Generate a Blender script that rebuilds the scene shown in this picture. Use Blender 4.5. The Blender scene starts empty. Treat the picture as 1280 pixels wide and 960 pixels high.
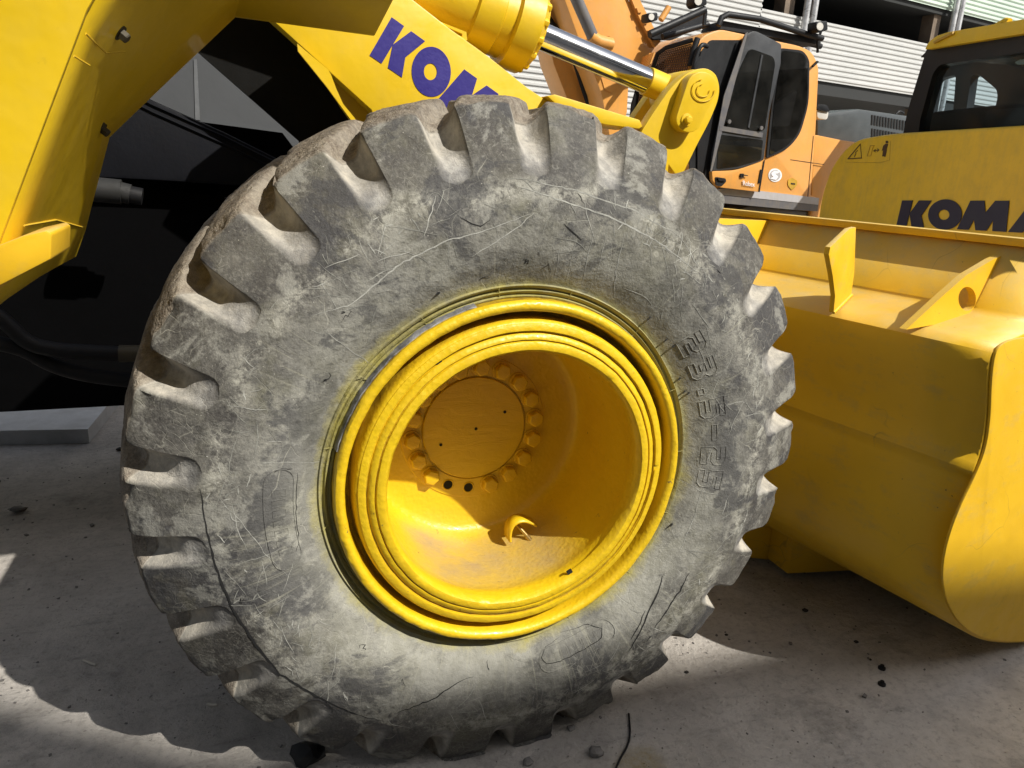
import bpy, bmesh, math, random
import numpy as np
from mathutils import Vector, Matrix, noise
from mathutils.geometry import tessellate_polygon
random.seed(7)
R = math.radians
S = bpy.context.scene
C = S.collection

# ------------------------------------------------------------------ camera, sky, sun, exposure
CAM = np.array([-.5635, -1.4494, 1.4544]); YAW, PITCH, ROLL, FOC = .3597, .2871, .0529, 922.9
cy_, sy_ = math.cos(YAW), math.sin(YAW)
fw = np.array([sy_*math.cos(PITCH), cy_*math.cos(PITCH), -math.sin(PITCH)])
rt = np.array([cy_, -sy_, 0.]); up = np.cross(rt, fw)
cr, sr = math.cos(ROLL), math.sin(ROLL)
rt, up = cr*rt+sr*up, -sr*rt+cr*up
cam = bpy.data.cameras.new('camera'); co = bpy.data.objects.new('camera', cam); C.objects.link(co)
co.matrix_world = Matrix([[rt[0], up[0], -fw[0], CAM[0]], [rt[1], up[1], -fw[1], CAM[1]], [rt[2], up[2], -fw[2], CAM[2]], [0, 0, 0, 1]])
cam.sensor_width = 36; cam.lens = FOC/1280*36; cam.clip_start = .05; cam.clip_end = 500
S.camera = co
SUN = Vector((-.207, .30, -.36)).normalized()          # the way the light travels
w = bpy.data.worlds.new('World'); S.world = w; w.use_nodes = True
nt = w.node_tree; nt.nodes.clear()
sk = nt.nodes.new('ShaderNodeTexSky'); sk.sky_type = 'NISHITA'; sk.sun_disc = False; sk.dust_density = 3.
sk.sun_elevation = math.asin(-SUN.z); sk.sun_rotation = math.atan2(-SUN.x, -SUN.y)
bg = nt.nodes.new('ShaderNodeBackground'); bg.inputs[1].default_value = .098
hs = nt.nodes.new('ShaderNodeHueSaturation'); hs.inputs['Saturation'].default_value = .45; nt.links.new(sk.outputs[0], hs.inputs['Color'])
ou = nt.nodes.new('ShaderNodeOutputWorld'); nt.links.new(hs.outputs[0], bg.inputs[0]); nt.links.new(bg.outputs[0], ou.inputs[0])
sl = bpy.data.lights.new('sun', 'SUN'); sl.energy = 4.5; sl.angle = R(.55); sl.color = (1, .955, .88)
so = bpy.data.objects.new('sun', sl); C.objects.link(so); so.rotation_euler = SUN.to_track_quat('-Z', 'Y').to_euler(); so.location = (3, -5, 8)
S.view_settings.view_transform = 'Standard'; S.view_settings.look = 'None'; S.view_settings.exposure = .36; S.view_settings.gamma = 1
S.cycles.max_bounces = 7; S.cycles.diffuse_bounces = 3

# ------------------------------------------------------------------ helpers: points
def ray(x, y): return (x-640)/FOC*rt-(y-480)/FOC*up+fw
def on(x, y, P, n):
    d = ray(x, y); n = np.array(n, float); P = np.array(P, float)
    return CAM+d*((P-CAM)@n)/(d@n)
def py(x, y, Y): return on(x, y, (0, Y, 0), (0, 1, 0))
def px(x, y, X): return on(x, y, (X, 0, 0), (1, 0, 0))
def pz(x, y, Z=0): return on(x, y, (0, 0, Z), (0, 0, 1))
class Plane:
    def __init__(s, P, yaw):            # upright plane through P, running along yaw (0 = along x), n points away from the camera
        s.P = np.array(P, float); s.u = np.array([math.cos(yaw), math.sin(yaw), 0]); s.n = np.array([-math.sin(yaw), math.cos(yaw), 0])
        if (s.P-CAM)@s.n < 0: s.n = -s.n
    def __call__(s, x, y, off=0.): return on(x, y, s.P+s.n*off, s.n)
def chaikin(p, n=2, closed=True):
    p = [np.array(q, float) for q in p]
    for _ in range(n):
        o = []; m = len(p)
        for i in range(m if closed else m-1):
            a, b = p[i], p[(i+1) % m]; o += [a*.75+b*.25, a*.25+b*.75]
        if not closed: o = [p[0]]+o+[p[-1]]
        p = o
    return p
def rounded(p, r, k=4):                # round the corners of a pixel polygon by radius r (or list of radii)
    o = []; m = len(p)
    for i in range(m):
        a, b, c = [np.array(p[(i+j) % m], float) for j in (-1, 0, 1)]
        ri = r[i] if isinstance(r, (list, tuple)) else r
        if ri <= 0: o.append(b); continue
        d1 = a-b; d2 = c-b; l1 = np.linalg.norm(d1); l2 = np.linalg.norm(d2); q = min(ri, l1*.45, l2*.45)
        s, e = b+d1/l1*q, b+d2/l2*q
        for t in np.linspace(0, 1, k+1): o.append((1-t)**2*s+2*t*(1-t)*b+t*t*e)
    return o
def circ2(x, y, r, n=24, ry=None): return [(x+r*math.cos(2*math.pi*i/n), y+(ry or r)*math.sin(2*math.pi*i/n)) for i in range(n)]

# ------------------------------------------------------------------ helpers: objects
def put(name, me, mat, parent=None, sharp=32, stuff=None):
    o = bpy.data.objects.new(name, me); C.objects.link(o)
    if mat and not me.materials:
        for m in (mat if isinstance(mat, (list, tuple)) else [mat]): me.materials.append(m)
    if sharp:
        me.shade_smooth(); me.set_sharp_from_angle(angle=R(sharp))
    if parent is not None: o.parent = parent
    if stuff: o['kind'] = stuff
    return o
def obj(name, vf, mat, parent=None, sharp=32, kind=None):
    me = bpy.data.meshes.new(name); me.from_pydata([tuple(map(float, v)) for v in vf[0]], [], vf[1]); me.update()
    bm = bmesh.new(); bm.from_mesh(me); bmesh.ops.recalc_face_normals(bm, faces=bm.faces); bm.to_mesh(me); bm.free()
    return put(name, me, mat, parent, sharp, kind)
def tag(o, label, cat, group=None):
    o['label'] = label; o['category'] = cat
    if group: o['group'] = group
    return o
def empty(name, loc, label, cat, group=None):
    o = bpy.data.objects.new(name, None); o.location = loc; o.empty_display_size = .1; C.objects.link(o)
    return tag(o, label, cat, group)
def part(name, vf, mat, parent, sharp=32, bevel=0, seg=2, kind=None, label=None):
    """mesh in world coordinates, hung under a parent that may have a location"""
    p = parent; off = Vector()
    while p is not None: off += p.location; p = p.parent
    v = [tuple(np.array(q, float)-np.array(off)) for q in vf[0]]
    o = obj(name, (v, vf[1]), mat, parent, sharp, kind)
    if bevel:
        bm = bmesh.new(); bm.from_mesh(o.data)
        es = [e for e in bm.edges if len(e.link_faces) == 2 and e.calc_face_angle(0) > R(35)]
        bmesh.ops.bevel(bm, geom=es, offset=bevel, segments=seg, profile=.6, affect='EDGES', clamp_overlap=True)
        bm.to_mesh(o.data); bm.free(); o.data.shade_smooth(); o.data.set_sharp_from_angle(angle=R(50))
    if label: o['label'] = label
    return o
def prism(pts, d, holes=()):
    """polygon (3-D points, roughly planar) with holes, pushed by vector d"""
    loops = [[Vector(p) for p in pts]]+[[Vector(p) for p in h] for h in holes]
    d = Vector(d); allp = [p for l in loops for p in l]; n = len(allp)
    tr = tessellate_polygon(loops)
    V = allp+[p+d for p in allp]; F = []
    if holes:
        F += [tuple(t) for t in tr]+[tuple(i+n for i in reversed(t)) for t in tr]
    else:
        F += [tuple(range(n)), tuple(range(2*n-1, n-1, -1))]
    k = 0
    for l in loops:
        m = len(l)
        for i in range(m): a, b = k+i, k+(i+1) % m; F.append((a, b, b+n, a+n))
        k += m
    return V, F
def box(c, s, rot=0, ax=None):
    V = []
    for i in (-1, 1):
        for j in (-1, 1):
            for k in (-1, 1):
                p = np.array([i*s[0]/2, j*s[1]/2, k*s[2]/2])
                if ax is not None: p = p[0]*np.array(ax[0])+p[1]*np.array(ax[1])+p[2]*np.array(ax[2])
                elif rot: p = np.array([p[0]*math.cos(rot)-p[1]*math.sin(rot), p[0]*math.sin(rot)+p[1]*math.cos(rot), p[2]])
                V.append(np.array(c)+p)
    return V, [(0, 1, 3, 2), (4, 6, 7, 5), (0, 4, 5, 1), (2, 3, 7, 6), (0, 2, 6, 4), (1, 5, 7, 3)]
def join(*l):
    V, F = [], []
    for v, f in l:
        k = len(V); V += list(v); F += [tuple(i+k for i in q) for q in f]
    return V, F
def tube(path, r, n=10, cap=True):
    path = [Vector(p) for p in path]; rs = r if isinstance(r, (list, tuple)) else [r]*len(path)
    V, F = [], []; t0 = (path[1]-path[0]).normalized(); a = t0.orthogonal().normalized()
    for i, p in enumerate(path):
        t = (path[min(i+1, len(path)-1)]-path[max(i-1, 0)]).normalized()
        a = (a-t*a.dot(t)).normalized(); b = t.cross(a)
        for k in range(n): q = 2*math.pi*k/n; V.append(p+(a*math.cos(q)+b*math.sin(q))*rs[i])
    for i in range(len(path)-1):
        for k in range(n): F.append((i*n+k, i*n+(k+1) % n, (i+1)*n+(k+1) % n, (i+1)*n+k))
    if cap: F += [tuple(range(n))[::-1], tuple(range((len(path)-1)*n, len(path)*n))]
    return V, F
def lathe_axis(P, d, prof, n=32):
    """prof: list of (distance along d, radius)"""
    d = Vector(d).normalized(); a = d.orthogonal().normalized(); b = d.cross(a); P = Vector(P); V, F = [], []
    for s, r in prof:
        for k in range(n): q = 2*math.pi*k/n; V.append(P+d*s+(a*math.cos(q)+b*math.sin(q))*max(r, 1e-4))
    for i in range(len(prof)-1):
        for k in range(n): F.append((i*n+k, i*n+(k+1) % n, (i+1)*n+(k+1) % n, (i+1)*n+k))
    F += [tuple(range(n))[::-1], tuple(range((len(prof)-1)*n, len(prof)*n))]
    return V, F

# ------------------------------------------------------------------ materials
class M:
    def __init__(s, name, rough=.5, metal=0., spec=.5, coat=0.):
        s.m = bpy.data.materials.new(name); s.m.use_nodes = True; s.t = s.m.node_tree; s.b = s.t.nodes['Principled BSDF']
        s.b.inputs['Roughness'].default_value = rough; s.b.inputs['Metallic'].default_value = metal
        s.b.inputs['Specular IOR Level'].default_value = spec; s.b.inputs['Coat Weight'].default_value = coat
        s.co = s.n('ShaderNodeTexCoord').outputs['Object']
    def n(s, ty, **k):
        o = s.t.nodes.new(ty)
        for a, v in k.items(): setattr(o, a, v)
        return o
    def set(s, sock, v):
        if hasattr(v, 'is_output') or isinstance(v, bpy.types.NodeSocket): s.t.links.new(v, sock)
        else:
            if isinstance(v, (tuple, list)) and len(v) == 3 and sock.type == 'RGBA': v = (*v, 1)
            sock.default_value = v
    def map(s, scale, co=None, rot=(0, 0, 0), loc=(0, 0, 0)):
        o = s.n('ShaderNodeMapping'); s.set(o.inputs[0], co or s.co); o.inputs['Scale'].default_value = scale if isinstance(scale, tuple) else (scale,)*3
        o.inputs['Rotation'].default_value = rot; o.inputs['Location'].default_value = loc
        return o.outputs[0]
    def noise(s, scale, detail=5, rough=.55, co=None, dist=0.):
        o = s.n('ShaderNodeTexNoise'); s.set(o.inputs['Vector'], co or s.co); o.inputs['Scale'].default_value = scale
        o.inputs['Detail'].default_value = detail; o.inputs['Roughness'].default_value = rough; o.inputs['Distortion'].default_value = dist
        return o.outputs['Fac']
    def warp(s, amt, scale, co=None):
        o = s.n('ShaderNodeTexNoise'); s.set(o.inputs['Vector'], co or s.co); o.inputs['Scale'].default_value = scale; o.inputs['Detail'].default_value = 3
        a = s.n('ShaderNodeVectorMath', operation='MULTIPLY_ADD'); s.set(a.inputs[0], o.outputs['Color']); a.inputs[1].default_value = (amt,)*3; s.set(a.inputs[2], co or s.co)
        return a.outputs[0]
    def crack(s, scale, width, co=None):
        o = s.n('ShaderNodeTexVoronoi', feature='DISTANCE_TO_EDGE'); s.set(o.inputs['Vector'], co or s.co); o.inputs['Scale'].default_value = scale
        return s.ramp(o.outputs['Distance'], 0, width, 1, 0)
    def vor(s, scale, co=None):
        o = s.n('ShaderNodeTexVoronoi'); s.set(o.inputs['Vector'], co or s.co); o.inputs['Scale'].default_value = scale
        return o.outputs['Distance']
    def ramp(s, v, a, b, c=0., d=1.):
        o = s.n('ShaderNodeMapRange'); s.set(o.inputs[0], v); o.inputs[1].default_value = a; o.inputs[2].default_value = b; o.inputs[3].default_value = c; o.inputs[4].default_value = d
        return o.outputs[0]
    def math(s, op, a, b=0.):
        o = s.n('ShaderNodeMath', operation=op); s.set(o.inputs[0], a); s.set(o.inputs[1], b); return o.outputs[0]
    def mix(s, f, a, b):
        o = s.n('ShaderNodeMix', data_type='RGBA'); s.set(o.inputs[0], f); s.set(o.inputs[6], a); s.set(o.inputs[7], b); return o.outputs[2]
    def attr(s, name): return s.n('ShaderNodeAttribute', attribute_name=name).outputs['Fac']
    def col(s, v): s.set(s.b.inputs['Base Color'], v); return s
    def rgh(s, v): s.set(s.b.inputs['Roughness'], v); return s
    def bump(s, h, dist, strength=1., chain=None):
        o = s.n('ShaderNodeBump'); s.set(o.inputs['Height'], h); o.inputs['Distance'].default_value = dist; o.inputs['Strength'].default_value = strength
        if chain: s.set(o.inputs['Normal'], chain)
        s.set(s.b.inputs['Normal'], o.outputs[0]); return o.outputs[0]

def paint(name, base, rough=.35, dirt=.25, dirtcol=(.28, .22, .12), bump=.0006, coat=.15, scale=1.):
    m = M(name, rough, coat=coat)
    n1 = m.noise(1.6*scale, 8, .62); n2 = m.noise(9*scale, 8, .7); streak = m.noise(5*scale, 6, .65, co=m.map((6, 6, .5)))
    c = m.mix(m.ramp(n1, .35, .7), base, tuple(x*.88 for x in base))
    d = m.math('MULTIPLY', m.ramp(m.math('ADD', n2, m.math('MULTIPLY', streak, .6)), .72, 1.05), dirt)
    c = m.mix(d, c, dirtcol)
    sp = m.ramp(m.noise(55*scale, 3, .5), .68, .74)
    c = m.mix(m.math('MULTIPLY', sp, dirt*.6), c, (.10, .07, .03))
    m.col(c); m.rgh(m.ramp(n2, .3, .75, rough*.8, rough*1.5))
    m.bump(m.noise(5*scale, 4, .6), bump*6)
    return m.m
YEL = (.76, .505, .010)
yellow = paint('yellow_paint', YEL, .38, .14, (.40, .30, .06), coat=.05)
yellow_flat = paint('yellow_paint_bucket', (.74, .465, .013), .45, .3, (.50, .38, .12), coat=.0)
def bucket_paint():
    m = M('yellow_bucket_paint', .46)
    n1 = m.noise(1.8, 6, .65); n2 = m.noise(10, 6, .72); st = m.noise(3, 6, .7, co=m.map((2, 2, 9), rot=(.3, .4, .2)))
    c = m.mix(m.ramp(n1, .35, .68), (.79, .48, .013), (.71, .42, .014))
    c = m.mix(m.ramp(m.math('ADD', n2, m.math('MULTIPLY', st, .7)), .88, 1.12, 0, .45), c, (.46, .33, .10))
    sep = m.n('ShaderNodeSeparateXYZ'); nrm = m.n('ShaderNodeTexCoord').outputs['Normal']; m.set(sep.inputs[0], nrm)
    c = m.mix(m.math('MULTIPLY', m.ramp(sep.outputs[2], .6, .95), m.ramp(n2, .3, .65, .25, .75)), c, (.56, .44, .20))
    sc = m.math('MULTIPLY', m.crack(3.5, .006, m.warp(.4, 2.5)), m.ramp(m.noise(2.5, 3), .52, .6)); c = m.mix(m.math('MULTIPLY', sc, .5), c, (.28, .17, .04))
    sp = m.ramp(m.noise(70, 3, .6), .70, .74); c = m.mix(m.math('MULTIPLY', sp, m.ramp(n1, .45, .6, 0, .8)), c, (.12, .07, .03))
    m.col(c); m.rgh(m.ramp(n2, .3, .7, .34, .62)); m.bump(m.math('ADD', m.noise(2.6, 3, .5), m.math('MULTIPLY', m.noise(40, 3, .6), .03)), .012)
    return m.m
yellow_flat = bucket_paint()
yellow_old = paint('yellow_paint_aged', (.80, .53, .024), .45, .25, coat=.0)
orange = paint('orange_paint', (.70, .33, .075), .35, .2)
grey_trim = paint('grey_trim', (.11, .11, .12), .5, .3)
silver_trim = paint('silver_trim', (.42, .42, .44), .45, .3)
def rimpaint():
    m = M('rough_rim_paint', .36, coat=.2)
    n = m.noise(3, 8, .65); f = m.noise(60, 6, .6); pit = m.vor(85, m.warp(.01, 30))
    c = m.mix(m.ramp(n, .3, .75), (.74, .505, .010), (.67, .43, .011))
    wear = m.ramp(m.noise(14, 8, .75), .64, .75)
    c = m.mix(m.math('MULTIPLY', wear, .4), c, (.30, .17, .05))
    # settled dust on the lower inside of the barrel
    sep = m.n('ShaderNodeSeparateXYZ'); m.set(sep.inputs[0], m.co)
    low = m.math('MULTIPLY', m.ramp(sep.outputs[2], -.21, -.27), m.math('MULTIPLY', m.ramp(sep.outputs[1], .0, .05), m.ramp(sep.outputs[1], .33, .25)))
    low = m.math('MULTIPLY', low, m.ramp(m.noise(9, 8, .7), .32, .6, .35, .95))
    c = m.mix(low, c, (.50, .36, .12))
    cen = m.math('MULTIPLY', low, m.ramp(m.noise(5, 5, .6, co=m.map(1, loc=(3, 1, 2))), .5, .66))
    c = m.mix(m.math('MULTIPLY', cen, .7), c, (.33, .25, .19))
    rr = m.math('SQRT', m.math('ADD', m.math('MULTIPLY', sep.outputs[0], sep.outputs[0]), m.math('MULTIPLY', sep.outputs[2], sep.outputs[2])))
    gn = m.ramp(m.noise(20, 6, .7), .35, .6, .1, .85)
    for g0, gw in ((.3412, .0016), (.3235, .0014), (.372, .008), (.4085, .0010)):
        k = m.math('MULTIPLY', m.ramp(m.math('ABSOLUTE', m.math('SUBTRACT', rr, g0)), gw, gw*.3), gn); c = m.mix(k, c, (.20, .115, .025))
    chip = m.math('MULTIPLY', m.ramp(m.noise(34, 5, .75), .66, .69), m.ramp(rr, .29, .30)); c = m.mix(m.math('MULTIPLY', chip, .8), c, (.16, .10, .05))
    m.col(c); m.rgh(m.ramp(f, .3, .7, .28, .55))
    m.bump(m.math('ADD', f, m.math('MULTIPLY', pit, .5)), .0015)
    return m.m
rim_rough = rimpaint()
def rim_smooth():
    m = M('rim_disc_paint', .38, coat=.15)
    n = m.noise(4, 7, .65); c = m.mix(m.ramp(n, .3, .7), (.75, .505, .010), (.67, .42, .010))
    c = m.mix(m.math('MULTIPLY', m.ramp(m.noise(22, 7, .7), .62, .72), .35), c, (.33, .19, .05)); m.col(c)
    m.bump(m.noise(9, 5, .65, co=m.map((1, 1, 3), rot=(0, .2, 0)), dist=.6), .0045, .7)
    return m.m
rim_disc = rim_smooth()
def flat(name, c, rough=.5, metal=0., spec=.5, var=.3, sc=6, bump=.0008):
    m = M(name, rough, metal, spec); n = m.noise(sc, 7, .65)
    m.col(m.mix(m.ramp(n, .3, .7), tuple(x*(1-var) for x in c), tuple(min(1, x*(1+var)) for x in c))); m.rgh(m.ramp(n, .3, .7, rough*.8, min(1, rough*1.25)))
    m.bump(m.noise(sc*12, 4), bump); return m.m
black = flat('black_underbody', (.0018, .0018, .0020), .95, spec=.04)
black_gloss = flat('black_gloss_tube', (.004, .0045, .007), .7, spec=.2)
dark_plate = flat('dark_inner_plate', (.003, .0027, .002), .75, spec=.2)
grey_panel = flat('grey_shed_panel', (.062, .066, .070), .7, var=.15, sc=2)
rubber_hose = flat('rubber_hose', (.008, .008, .009), .6, spec=.25)
steel = flat('bare_steel', (.35, .34, .32), .4, .9)
dull_steel = flat('dull_bolt_head', (.06, .05, .03), .6, .3)
plastic = flat('black_plastic', (.011, .012, .014), .5, spec=.3)
door_plastic = flat('dark_door_frame', (.035, .038, .042), .4)
blue = flat('blue_lettering', (.030, .022, .20), .45, var=.1)
navy = flat('navy_lettering', (.012, .010, .035), .45, var=.2)
white = flat('white_lettering', (.75, .76, .78), .4, var=.05)
brown_ink = flat('brown_ink', (.06, .03, .01), .5)
beige_ink = flat('amber_ink', (.42, .25, .02), .5)
red_primer = flat('red_line', (.16, .04, .015), .6)
grey_box = flat('grey_hood', (.055, .065, .07), .38, var=.12)
mesh_rust = flat('brown_guard_mesh', (.10, .05, .025), .6)
lens_mat = flat('lamp_lens', (.55, .54, .5), .15, var=.15)
brass = flat('brass_stem', (.42, .30, .11), .35, .9)
crack_dark = flat('crack_shadow', (.008, .008, .008), .9)
scuff_light = flat('pale_scuff', (.40, .40, .36), .8, var=.35, sc=40)
scuff_mid = flat('mid_scuff', (.27, .27, .24), .8, var=.35, sc=40)
stone_mat = flat('stone_grey', (.16, .15, .14), .9, var=.4, sc=30)
conc_mat = flat('slab_concrete', (.5, .51, .52), .85, var=.2, sc=8)
wall_conc = flat('building_render', (.30, .30, .30), .85, var=.15, sc=.6)
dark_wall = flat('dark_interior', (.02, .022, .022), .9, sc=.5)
col_mat = flat('column_brown', (.16, .12, .085), .7, sc=3)
pipe_mat = flat('galvanised_pipe', (.55, .55, .55), .3, .6)
def chrome():
    m = M('chrome_rod', .09, 1.); m.col((.80, .81, .83)); s = m.noise(14, 5, .6, co=m.map((1, 1, 1)))
    m.rgh(m.ramp(s, .3, .7, .05, .16)); m.bump(m.noise(120, 2), .00008); return m.m
chrome = chrome()
def glass(name, tint, rough=.03, mixf=.5, refl=1.):
    m = M(name, rough); t = m.t
    tr = m.n('ShaderNodeBsdfTransparent'); tr.inputs[0].default_value = (*tint, 1)
    gl = m.n('ShaderNodeBsdfGlossy'); gl.inputs['Roughness'].default_value = rough; gl.inputs['Color'].default_value = (refl,)*3+(1,)
    fr = m.n('ShaderNodeLayerWeight'); fac = m.math('ADD', m.math('MULTIPLY', m.math('POWER', fr.outputs['Facing'], 5.), .8), .04)
    du = m.n('ShaderNodeBsdfDiffuse'); du.inputs[0].default_value = (.30, .29, .26, 1)
    mx = m.n('ShaderNodeMixShader'); mx2 = m.n('ShaderNodeMixShader')
    t.links.new(fac, mx.inputs[0]); t.links.new(tr.outputs[0], mx.inputs[1]); t.links.new(gl.outputs[0], mx.inputs[2])
    m.set(mx2.inputs[0], m.ramp(m.noise(3, 6, .7), .35, .8, .01, .07)); t.links.new(mx.outputs[0], mx2.inputs[1]); t.links.new(du.outputs[0], mx2.inputs[2])
    t.links.new(mx2.outputs[0], t.nodes['Material Output'].inputs[0]); return m.m
cab_glass = glass('tinted_cab_glass', (.16, .18, .18))
clear_glass = glass('clear_cab_glass', (.75, .84, .88), refl=.12)
def siding():
    m = M('white_corrugated_siding', .45); n = m.noise(.6, 6, .6); st = m.noise(2, 6, .7, co=m.map((3, 3, .12)))
    c = m.mix(m.ramp(n, .3, .7), (.50, .50, .485), (.43, .44, .43)); c = m.mix(m.ramp(st, .55, .8, 0, .35), c, (.36, .36, .33)); m.col(c); return m.m
siding_mat = siding()
def siding2():
    m = M('pale_green_siding', .45); n = m.noise(.6, 6, .6)
    m.col(m.mix(m.ramp(n, .3, .7), (.56, .66, .56), (.48, .58, .50))); return m.m
siding_green = siding2()

def tyre_mat():
    m = M('worn_tyre_rubber', .8, spec=.3)
    sep = m.n('ShaderNodeSeparateXYZ'); m.set(sep.inputs[0], m.co)
    rr = m.math('SQRT', m.math('ADD', m.math('MULTIPLY', sep.outputs[0], sep.outputs[0]), m.math('MULTIPLY', sep.outputs[2], sep.outputs[2])))
    w1 = m.warp(.12, 3); w2 = m.warp(.03, 14)
    big = m.noise(3.2, 6, .68, co=w1); med = m.noise(11, 7, .72, co=w2); fine = m.noise(60, 4, .7)
    # rubber from dark to grey with grime
    c = m.mix(m.ramp(big, .40, .62), (.045, .045, .046), (.150, .148, .136))
    c = m.mix(m.ramp(med, .46, .62, 0, .75), c, (.25, .245, .215))
    c = m.mix(m.ramp(m.noise(17, 5, .75, co=m.map(1, loc=(5, 2, 1))), .52, .66, 0, .7), c, (.040, .039, .042))
    c = m.mix(m.ramp(m.noise(6, 5, .7, co=m.map(1, loc=(1, 9, 4))), .5, .68, 0, .5), c, (.20, .195, .12))
    c = m.mix(m.ramp(m.noise(30, 4, .7, co=m.map(1, loc=(1, 3, 4))), .55, .7, 0, .5), c, (.33, .32, .28))
    c = m.mix(m.math('MULTIPLY', m.ramp(rr, .60, .67), m.ramp(m.noise(7, 4, .7, co=m.map(1, loc=(8, 8, 2))), .35, .6, .15, .65)), c, (.062, .058, .052))
    gr_ = m.noise(150, 2, .7); c = m.mix(m.ramp(gr_, .52, .75, 0, .35), c, (.34, .33, .29)); c = m.mix(m.ramp(gr_, .46, .28, 0, .3), c, (.03, .03, .03))
    c = m.mix(m.math('MULTIPLY', m.ramp(rr, .45, .58), .12), c, (.15, .13, .10))
    # pale flat dust near the bead, getting darker outwards
    bead = m.math('MULTIPLY', m.ramp(rr, .61, .47), m.ramp(m.noise(4.5, 6, .66, co=w1), .36, .52, .2, .95))
    c = m.mix(bead, c, m.mix(m.ramp(med, .4, .6), (.27, .265, .22), (.36, .355, .31)))
    # chalky ring of scuffing half way up the side wall
    ringm = m.math('MULTIPLY', m.ramp(m.math('ABSOLUTE', m.math('SUBTRACT', rr, m.math('ADD', m.math('MULTIPLY', big, .14), .56))), .04, .0), m.ramp(m.noise(24, 6, .8, co=w2), .46, .58, 0, .85))
    c = m.mix(ringm, c, (.42, .41, .35))
    # ragged charcoal and chalk patches
    pn = m.noise(4.2, 7, .72, co=m.map(1, loc=(11, 2, 6)), dist=.5); pn2 = m.noise(6.5, 7, .74, co=m.map(1, loc=(2, 12, 3)), dist=.4)
    out_ = m.ramp(rr, .44, .53, .25, 1)
    c = m.mix(m.math('MULTIPLY', m.ramp(pn, .52, .565, 0, .68), out_), c, (.052, .052, .056))
    c = m.mix(m.ramp(pn2, .545, .60, 0, .55), c, (.33, .325, .285))
    # scratch networks: thin voronoi edges kept to patches
    sc = None
    for s_, wd, lo, off, am in ((7, .008, .55, (0, 0, 0), .55), (17, .012, .56, (2, 5, 1), .5), (44, .028, .54, (9, 1, 3), .45)):
        v = m.crack(s_, wd, m.warp(.12, 6, m.map((1, .6, 1), loc=off)))
        k = m.math('MULTIPLY', v, m.ramp(m.noise(5, 3, .6, co=m.map(1, loc=off)), lo, lo+.08, 0, am))
        sc = k if sc is None else m.math('MAXIMUM', sc, k)
    c = m.mix(sc, c, (.44, .43, .36))
    # polar hairlines
    at = m.math('ARCTAN2', sep.outputs[2], sep.outputs[0]); cmb = m.n('ShaderNodeCombineXYZ'); m.set(cmb.inputs[0], m.math('MULTIPLY', at, 1.)); m.set(cmb.inputs[1], rr)
    hl = m.ramp(m.noise(1, 4, .6, co=m.map((60, 3.0, 1), co=cmb.outputs[0])), .58, .66)
    hl = m.math('MULTIPLY', hl, m.ramp(m.noise(3, 3, .6, co=m.map(1, loc=(3, 3, 3))), .48, .60, 0, .55))
    c = m.mix(m.math('MULTIPLY', hl, m.ramp(rr, .72, .6)), c, (.35, .34, .27))
    # tread gap dust, lightened to paint in sun, and dust on worn tread
    gap = m.attr('gap'); trd = m.attr('tread')
    dn = m.noise(20, 8, .7)
    c = m.mix(m.math('MULTIPLY', gap, m.ramp(dn, .3, .6, .55, .95)), c, m.mix(m.math('MULTIPLY', m.ramp(rr, .735, .675), m.ramp(med, .35, .55, .5, 1)), m.mix(m.ramp(m.noise(16, 6, .75), .42, .60), (.54, .50, .42), (.34, .32, .28)), m.mix(m.ramp(dn, .42, .6), (.19, .19, .19), (.42, .41, .38))))
    c = m.mix(m.math('MULTIPLY', trd, m.ramp(dn, .3, .62, .5, .95)), c, m.mix(m.ramp(m.noise(38, 9, .85), .42, .6), (.15, .12, .09), (.33, .285, .22)))
    # bright speckles
    sp = m.ramp(m.vor(75, m.warp(.02, 20)), .10, .06); c = m.mix(m.math('MULTIPLY', sp, m.ramp(m.noise(9, 4), .52, .6, 0, .8)), c, (.5, .48, .42))
    # yellow overspray round the bead
    ys = m.math('MULTIPLY', m.ramp(m.math('SUBTRACT', rr, m.math('MULTIPLY', m.ramp(med, .35, .65), .03)), .446, .414), m.ramp(m.noise(30, 4, .7), .2, .7, .85, .45))
    c = m.mix(ys, c, (.36, .31, .035))
    m.col(c); m.rgh(m.ramp(med, .3, .7, .62, .95))
    rg = m.math('MULTIPLY', fine, m.math('ADD', m.math('MULTIPLY', trd, 1.6), .4)); m.bump(m.math('ADD', m.math('ADD', med, rg), m.math('MULTIPLY', sc, -.2)), .006)
    return m.m
tyre_rubber = tyre_mat()
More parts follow.
